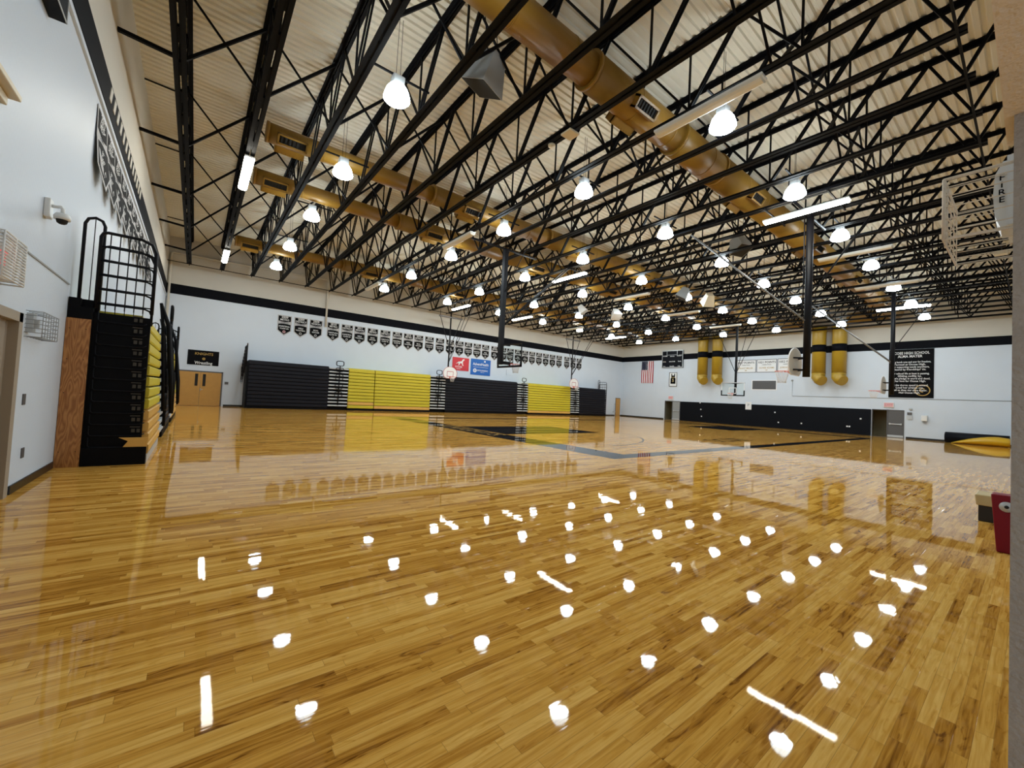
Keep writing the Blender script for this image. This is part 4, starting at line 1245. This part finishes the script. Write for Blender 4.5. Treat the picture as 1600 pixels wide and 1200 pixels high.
fan_goal(16.65, 30.3, 29.9, 3.0, -1, 'white fan backboard goal hanging before the red sign', 0.06, E_ - 0.05, vee(16.65, 30.3, 1.0, 5.4, -3.2), [((15.55, 30.3, 8.0), (17.75, 30.3, 8.0), 0.07)])
fan_goal(31.4, 30.3, 29.9, 3.05, -1, 'white fan backboard goal hanging at the right end of the bleachers', 0.06, E_ - 0.05, vee(31.4, 30.3, 1.0, 5.4, -3.2), [((30.3, 30.3, 8.0), (32.5, 30.3, 8.0), 0.07)])
fan_goal(16.92, 5.0, 5.36, 2.98, 1, 'fan backboard goal on a thick black pole, seen edge-on near the camera', 0.115, E_,
         [((17.3, 3.2, E_), (16.95, 4.95, 5.6), 0.03), ((15.3, 5.0, E_), (18.5, 5.0, E_), 0.05), ((16.75, 5.12, E_), (16.8, 5.12, 4.9), 0.02)],
         [((15.55, 8.7, E_), (16.78, 5.05, 4.75), 0.028), ((15.9, 8.7, E_), (16.9, 5.05, 4.75), 0.028)])
fan_goal(30.55, 4.98, 5.36, 2.98, 1, 'fan backboard goal on a black pole before the alma mater banner', 0.10, E_,
         [((30.9, 3.2, E_), (30.6, 4.9, 5.4), 0.02), ((29.6, 4.98, E_), (31.4, 4.98, E_), 0.05)],
         [((30.5, 9.0, E_), (30.5, 5.05, 4.6), 0.045)])

def glass_goal(xface, yc, zbot, d, label, pole_x, top, braces, thick):
    """d = +1 faces +x"""
    t = thing('glass_backboard_goal', label, 'basketball hoop', (pole_x, yc, zbot), 'glass backboard goals')
    W_, H_ = 0.915, 1.07
    tw = V((d, 0, 0))
    X0 = xface - 0.02 * d; X1 = xface
    m = MB(); m.box((X0, yc - W_ + 0.03, zbot + 0.03), (X1, yc + W_ - 0.03, zbot + H_ - 0.03)); m.build('glass_board', 'glass', t)
    m = MB()
    for a, b, c, e in ((-W_, W_, 0, 0.05), (-W_, W_, H_ - 0.04, H_), (-W_, -W_ + 0.04, 0, H_), (W_ - 0.04, W_, 0, H_)):
        m.box((X0 - 0.01 * d, yc + a, zbot + c), (X1 + 0.01 * d, yc + b, zbot + e))
    m.build('board_frame', 'pole' if d > 0 else 'signw', t)
    m = MB()
    P = 0.045
    m.box((X0 - 0.02 * d, yc - W_ - 0.02, zbot - 0.04), (X1 + 0.02 * d, yc + W_ + 0.02, zbot + 0.05))
    for s_ in (-1, 1): m.box((X0 - 0.02 * d, yc + s_ * (W_ - 0.06), zbot - 0.04), (X1 + 0.02 * d, yc + s_ * (W_ + 0.02), zbot + 0.42))
    m.build('edge_padding', 'pole', t)
    m = MB()
    for a, b, c, e in ((-0.30, 0.30, 0.60, 0.65), (-0.30, -0.25, 0.18, 0.65), (0.25, 0.30, 0.18, 0.65), (-0.30, 0.30, 0.15, 0.2)):
        m.box((X1, yc + a, zbot + c), (X1 + 0.004 * d, yc + b, zbot + e))
    m.build('target_square', 'signw', t)
    m = MB(); m.box((pole_x - thick, yc - thick, zbot + 0.05), (pole_x + thick, yc + thick, top)); 
    m.bar((pole_x, yc, zbot + 0.15), (X0, yc, zbot + 0.15), 0.2, 0.14); m.bar((pole_x, yc, zbot + H_ - 0.06), (X0 , yc, zbot + H_ - 0.06), 0.08, 0.08)
    m.bar((X0 - 0.04 * d, yc - W_, zbot + H_ - 0.03), (X0 - 0.04 * d, yc + W_, zbot + H_ - 0.03), 0.05, 0.05)
    m.bar((pole_x, yc, zbot + H_ - 0.06), (X0, yc - W_, zbot + H_ - 0.03), 0.04, 0.04); m.bar((pole_x, yc, zbot + H_ - 0.06), (X0, yc + W_, zbot + H_ - 0.03), 0.04, 0.04)
    m.build('pole', 'pole', t)
    m = MB()
    for p, q, r in braces: m.tube([p, q], r, 6)
    m.build('brace', 'pole', t)
    rim_net(t, (xface + d * 0.40, yc, zbot + 0.15), tw, None)
glass_goal(11.75, 15.45, 2.98, 1, 'clear glass backboard goal seen from behind on a black pole', 11.2, E_,
           [((9.3, 15.45, E_), (13.1, 15.45, E_), 0.05), ((15.25, 15.3, 8.48), (11.3, 15.4, 4.9), 0.035), ((15.25, 15.6, 8.48), (11.3, 15.5, 4.9), 0.035), ((11.2, 13.6, E_), (11.2, 15.4, 6.4), 0.018), ((11.2, 17.3, E_), (11.2, 15.5, 6.4), 0.018)], 0.1)
glass_goal(35.0, 15.45, 2.66, -1, 'glass backboard goal in front of the right wall facing the court', 35.5, E_,
           [((34.3, 15.45, E_ + 0.05), (36.3, 15.45, E_ + 0.05), 0.04), ((35.5, 17.2, E_), (35.5, 15.5, 4.6), 0.025), ((35.5, 13.7, E_), (35.5, 15.4, 4.6), 0.025), ((37.5, 15.45, E_), (35.5, 15.45, 4.4), 0.025)], 0.07)

# ------------------------------------------------------------------ left wall fittings
t = thing('security_camera', 'white dome security camera on an arm high on the left wall', 'camera', (XL, 8.05, 3.68))
m = MB(); m.box((XL, 7.97, 3.55), (XL + 0.06, 8.13, 3.80)); bev(m.build('wall_mount', 'white', t), 0.01)
m = MB(); m.tube([(XL + 0.05, 8.05, 3.72), (XL + 0.09, 8.05, 3.72), (XL + 0.14, 8.05, 3.73), (XL + 0.16, 8.05, 3.70), (XL + 0.16, 8.05, 3.64)], 0.022, 8); m.build('arm', 'white', t)
m = MB(); m.lathe((XL + 0.16, 8.05, 3.61), [(0.025, 0.04), (0.065, 0.03), (0.085, -0.01), (0.08, -0.05), (0.001, -0.05)], 18); m.build('camera_housing', 'white', t)
m = MB(); m.lathe((XL + 0.16, 8.05, 3.56), [(0.06, 0.0), (0.05, -0.04), (0.03, -0.055), (0.001, -0.06)], 16); m.build('camera_dome', 'dark', t)
def cage(mb, x0, x1, y0, y1, z0, z1, ny, nz, r=0.006, nx=2):
    for i in range(ny + 1):
        y_ = y0 + (y1 - y0) * i / ny
        mb.tube([(x0, y_, z0), (x1, y_, z0), (x1, y_, z1), (x0, y_, z1)], r, 5)
    for i in range(nz + 1):
        z_ = z0 + (z1 - z0) * i / nz
        mb.tube([(x0, y0, z_), (x1, y0, z_), (x1, y1, z_), (x0, y1, z_)], r, 5)
t = thing('caged_exit_sign', 'white caged exit sign above the folding door on the left wall', 'sign', (XL, 6.9, 2.6))
m = MB(); m.box((XL, 6.2, 2.44), (XL + 0.08, 6.70, 2.84)); m.build('sign_case', 'white', t)
m = MB(); m.text('EXIT', (XL + 0.084, 6.38, 2.64), V((0, 1, 0)), V((0, 0, 1)), 0.22, 0.4); m.build('lettering', 'exit', t)
m = MB(); cage(m, XL, XL + 0.16, 6.15, 6.80, 2.42, 2.86, 2, 14, 0.009); m.build('wire_cage', 'white', t)
t = thing('caged_strobe', 'small alarm strobe in a grey wire cage beside the folding door', 'alarm', (XL, 8.0, 2.1))
m = MB(); m.box((XL, 7.72, 2.0), (XL + 0.06, 7.84, 2.24)); m.box((XL + 0.06, 7.75, 2.06), (XL + 0.1, 7.81, 2.16)); m.build('strobe', 'lgrey', t)
m = MB(); cage(m, XL, XL + 0.15, 7.68, 8.4, 1.94, 2.26, 6, 6, 0.0045); m.build('wire_cage', 'grey', t)
m = MB(); m.box((XL, 7.84, 1.08), (XL + 0.012, 7.94, 1.22)); bev(tag(m.build('light_switch', 'taupe'), 'dark switch plate on the white left wall', 'switch'), 0.003)
m = MB(); m.box((XL, 7.98, 0.39), (XL + 0.012, 8.08, 0.52)); bev(tag(m.build('wall_outlet', 'taupe'), 'dark outlet plate low on the white left wall', 'outlet'), 0.003)
m = MB(); m.box((XL, 5.5, 4.25), (XL + 0.12, 6.42, 4.31)); m.box((XL, 5.5, 4.16), (XL + 0.04, 6.38, 4.25)); bev(tag(m.build('wall_light_hood', 'beige'), 'pale shallow hood fixed on the left wall at the photo edge', 'fixture'), 0.01)
t = thing('wall_scoreboard', 'black box scoreboard high on the left wall at the top corner', 'scoreboard', (XL, 6.9, 6.2))
m = MB(); m.box((XL, 5.4, 5.88), (XL + 0.15, 7.5, 6.5)); m.build('case', 'pad', t)
m = MB(); m.box((XL + 0.15, 5.4, 5.88), (XL + 0.158, 7.5, 5.9)); m.box((XL + 0.15, 7.485, 5.88), (XL + 0.158, 7.505, 6.5)); m.build('frame_line', 'lgrey', t)

# ------------------------------------------------------------------ near wall: caged horn strobe, boxes
t = thing('fire_alarm', 'white fire alarm strobe in a wire cage beside the door frame', 'alarm', (2.12, YN, 2.2))
m = MB()
m.box((2.04, YN, 2.13), (2.26, YN + 0.035, 2.36))
pf = [(YN + 0.035, 2.14), (YN + 0.05, 2.14), (YN + 0.062, 2.18), (YN + 0.066, 2.25), (YN + 0.062, 2.32), (YN + 0.045, 2.36), (YN + 0.035, 2.36)]
m.prism([(2.08, a, b) for a, b in pf], (0.14, 0, 0)); m.build('strobe_body', 'white', t)
m = MB()
for i, ch in enumerate('FIRE'): m.text(ch, (2.079, YN + 0.047, 2.305 - i * 0.025), V((0, -1, 0)), V((0, 0, 1)), 0.028)
m.build('lettering', 'black', t)
m = MB()
x0, x1, zc0, zc1, yf = 1.98, 2.34, 2.10, 2.31, YN + 0.17
for z_ in [2.105, 2.13, 2.17, 2.21, 2.25, 2.28, 2.305]:
    m.tube([(x0, YN, z_), (x0, yf, z_), (x1, yf, z_), (x1, YN, z_)], 0.002, 5)
for i in range(5):
    xx = x0 + (x1 - x0) * i / 4
    m.tube([(xx, YN, zc0), (xx, yf, zc0), (xx, yf, zc1), (xx, YN, zc1)], 0.002, 5)
for z_ in (2.10, 2.31): m.tube([(x0, YN, z_), (x0, yf, z_), (x1, yf, z_)], 0.004, 5)
for a_, b_ in ((x0, yf), (x0 + 0.06, yf)): m.tube([(a_, b_, zc0), (a_, b_, zc1)], 0.005, 6)
m.build('wire_cage', 'jambhi', t)
t = thing('padded_block', 'tall red block with a silver disc standing by the near wall', 'pad', (7.55, 0.2, 0))
m = MB(); m.prism([(7.46, YN + 0.01, 0.0), (7.46, 0.29, 0.0), (7.46, 0.335, 0.66), (7.46, YN + 0.01, 0.66)], (0.24, 0, 0)); bev(m.build('block', 'maroon', t), 0.012)
m = MB(); m.lathe((7.452, 0.215, 0.53), [(0.001, -0.008), (0.055, -0.008), (0.06, 0.006)], 18, axis='x'); m.build('disc', 'lgrey', t)
m = MB(); m.lathe((7.442, 0.215, 0.53), [(0.001, -0.003), (0.018, -0.003), (0.02, 0.005)], 12, axis='x'); m.build('disc_hub', 'dark', t)
t = thing('step_box', 'low black box with tan wooden top behind the red block', 'box', (9.7, 0.35, 0))
m = MB(); m.box((9.5, YN + 0.02, 0.0), (10.0, 0.55, 0.24)); bev(m.build('base', 'rubber', t), 0.01)
m = MB(); m.prism([(9.46, YN + 0.02, 0.24), (9.46, 0.57, 0.24), (9.46, 0.58, 0.38), (9.56, 0.58, 0.44), (9.56, YN + 0.02, 0.44), (9.46, YN + 0.02, 0.38)][:1] + [(9.46, 0.57, 0.24), (9.46, 0.585, 0.40), (9.46, YN + 0.02, 0.40)], (0.56, 0, 0)); bev(m.build('wooden_top', 'tan', t), 0.015)

for o in bpy.data.objects:
    if '_base' in o: del o['_base']
